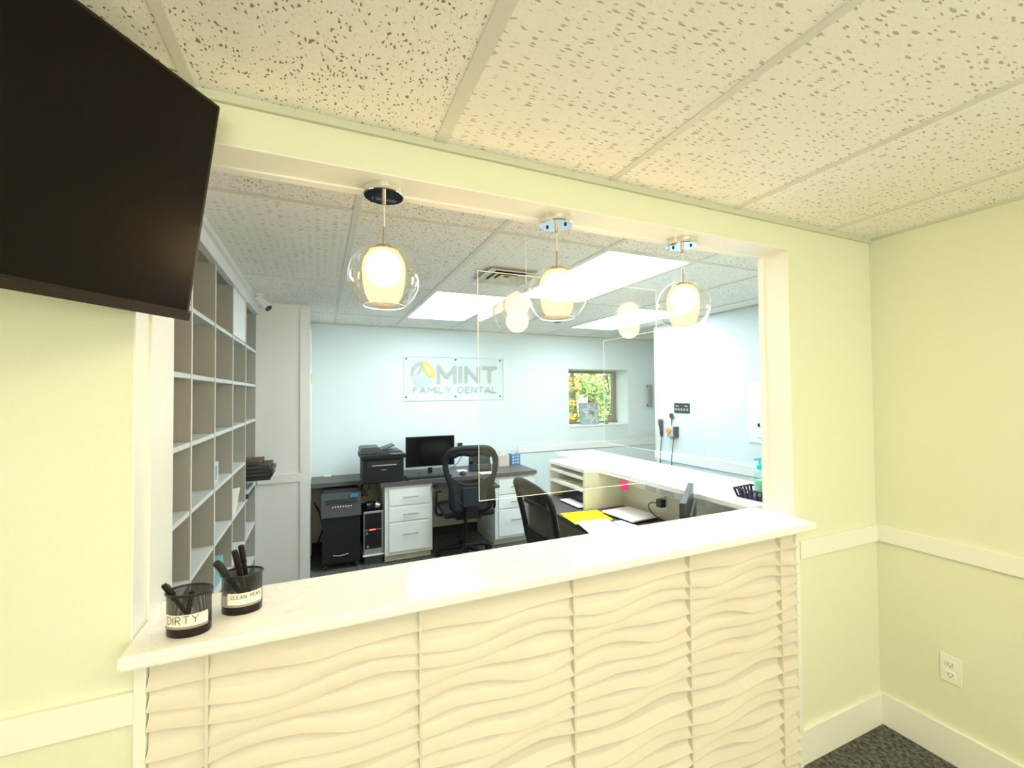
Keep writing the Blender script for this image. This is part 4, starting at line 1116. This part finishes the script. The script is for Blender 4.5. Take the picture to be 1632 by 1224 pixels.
# ------------------------------------------------------------------ outdoors
g = box('ground', -6, 26, 4.05, 30, -.3, -.2, M['grass']); struct(g)
def tree(x, y, h, spread, m, label, n=1500, trunk=.07):
    t = thing('tree', label, 'tree', (x, y, -.2), 0, 'trees outside the office window')
    tube('trunk', [(0, 0, 0), (.05, 0, h * .4), (-.03, .05, h * .85)], [trunk, trunk * .8, trunk * .3], M['bark'], t)
    bm = bmesh.new()
    cl = [(rnd.gauss(0, spread * .55), rnd.gauss(0, spread * .4), rnd.uniform(h * .12, h), rnd.uniform(.25, .5) * spread) for _ in range(26)]
    for _ in range(n):
        c = rnd.choice(cl); p = Vector((rnd.gauss(c[0], c[3] * .5), rnd.gauss(c[1], c[3] * .5), rnd.gauss(c[2], c[3] * .5)))
        if p.z < .05: continue
        a = Vector((rnd.uniform(-1, 1), rnd.uniform(-1, 1), rnd.uniform(-1, 1))).normalized() * rnd.uniform(.05, .10); b = a.orthogonal().normalized() * a.length * .6
        bm.faces.new([bm.verts.new(p + v) for v in (-a, b, a, -b)])
    obj('crown', bm, m, t)
tree(5.75, 8.6, 3.0, .28, M['leafy'], 'yellow-leaved tree outside at the left of the office window', 260, .05)
tree(6.55, 10.4, 3.0, .34, M['leafg'], 'small green tree outside behind the yellow-leaved tree', 900, .06)
tree(7.55, 9.6, 3.2, .36, M['leafp'], 'pale green tree outside at the right of the office window', 1100, .06)
tree(7.95, 12.3, 4.2, .55, M['leafg'], 'green tree outside in the middle of the office window', 1800, .10)
tree(9.6, 12.6, 4.2, .66, M['leafp'], 'large pale tree behind the others outside', 2400, .12)
tree(12.2, 17.2, 6.0, 1.1, M['leafp'], 'tall pale tree in the far background outside', 3600, .16)
tree(14.2, 20.6, 6.5, 1.2, M['leafg'], 'tall green tree farthest away outside', 3000, .16)
tree(10.9, 21.5, 7.0, 1.3, M['leafg'], 'tall green tree far left outside the office window', 3000, .16)
# ------------------------------------------------------------------ lights
def area(name, loc, rot, sx, sy, power, col):
    L = bpy.data.lights.new(name, 'AREA'); L.shape = 'RECTANGLE'; L.size = sx; L.size_y = sy; L.energy = power; L.color = col
    o = bpy.data.objects.new(name, L); COL.objects.link(o); o.location = loc; o.rotation_euler = rot; return o
# waiting-room fixtures behind the camera
troffer(-.6096, -2.50, 'warm ceiling panel in the waiting room behind the viewer on the left', M['troffer_warm'], 'waiting room ceiling panels')
troffer(.6096, -2.50, 'warm ceiling panel in the waiting room behind the viewer on the right', M['troffer_warm'], 'waiting room ceiling panels')
# added fill lamp in the rear opening, tilted up to brighten the ceiling
area('rear_fill_uplight', (-.2, YR - .06, 1.42), (PI/2 + .85, 0, 0), 3.2, 1.0, 40, (1, .89, .64))
# sun on the trees outdoors
sun = bpy.data.lights.new('sun', 'SUN'); sun.energy = 2.6; sun.angle = .02; sun.color = (1, .95, .85)
so = bpy.data.objects.new('sun', sun); COL.objects.link(so); so.rotation_euler = (math.radians(50), 0, math.radians(-30))

wd = bpy.data.worlds.new('World'); S.world = wd; wd.use_nodes = True
bg = wd.node_tree.nodes['Background']; bg.inputs['Color'].default_value = (.9, 1, .95, 1); bg.inputs['Strength'].default_value = 1.1

# ------------------------------------------------------------------ camera
cam = bpy.data.cameras.new('camera'); co = bpy.data.objects.new('camera', cam); COL.objects.link(co)
r = Vector((0.9165256740335029, -0.3998914928432937, -0.00821479136604927)); u = Vector((-0.0011531095906710843, -0.023179871008122455, 0.9997306456832855)); f = Vector((0.39997419814770263, 0.9162693313276445, 0.021706065615250864))
m4 = Matrix((r, u, -f)).transposed().to_4x4(); m4.translation = Vector((-0.32377446, -1.26392683, 1.5895845))
co.matrix_world = m4
cam.sensor_width = 36; cam.lens = 700.127 / 1632 * 36; cam.clip_start = .02
S.camera = co
S.view_settings.view_transform = 'Standard'; S.view_settings.look = 'None'; S.view_settings.gamma = 1; S.view_settings.use_curve_mapping = False
S.view_settings.exposure = 1.0
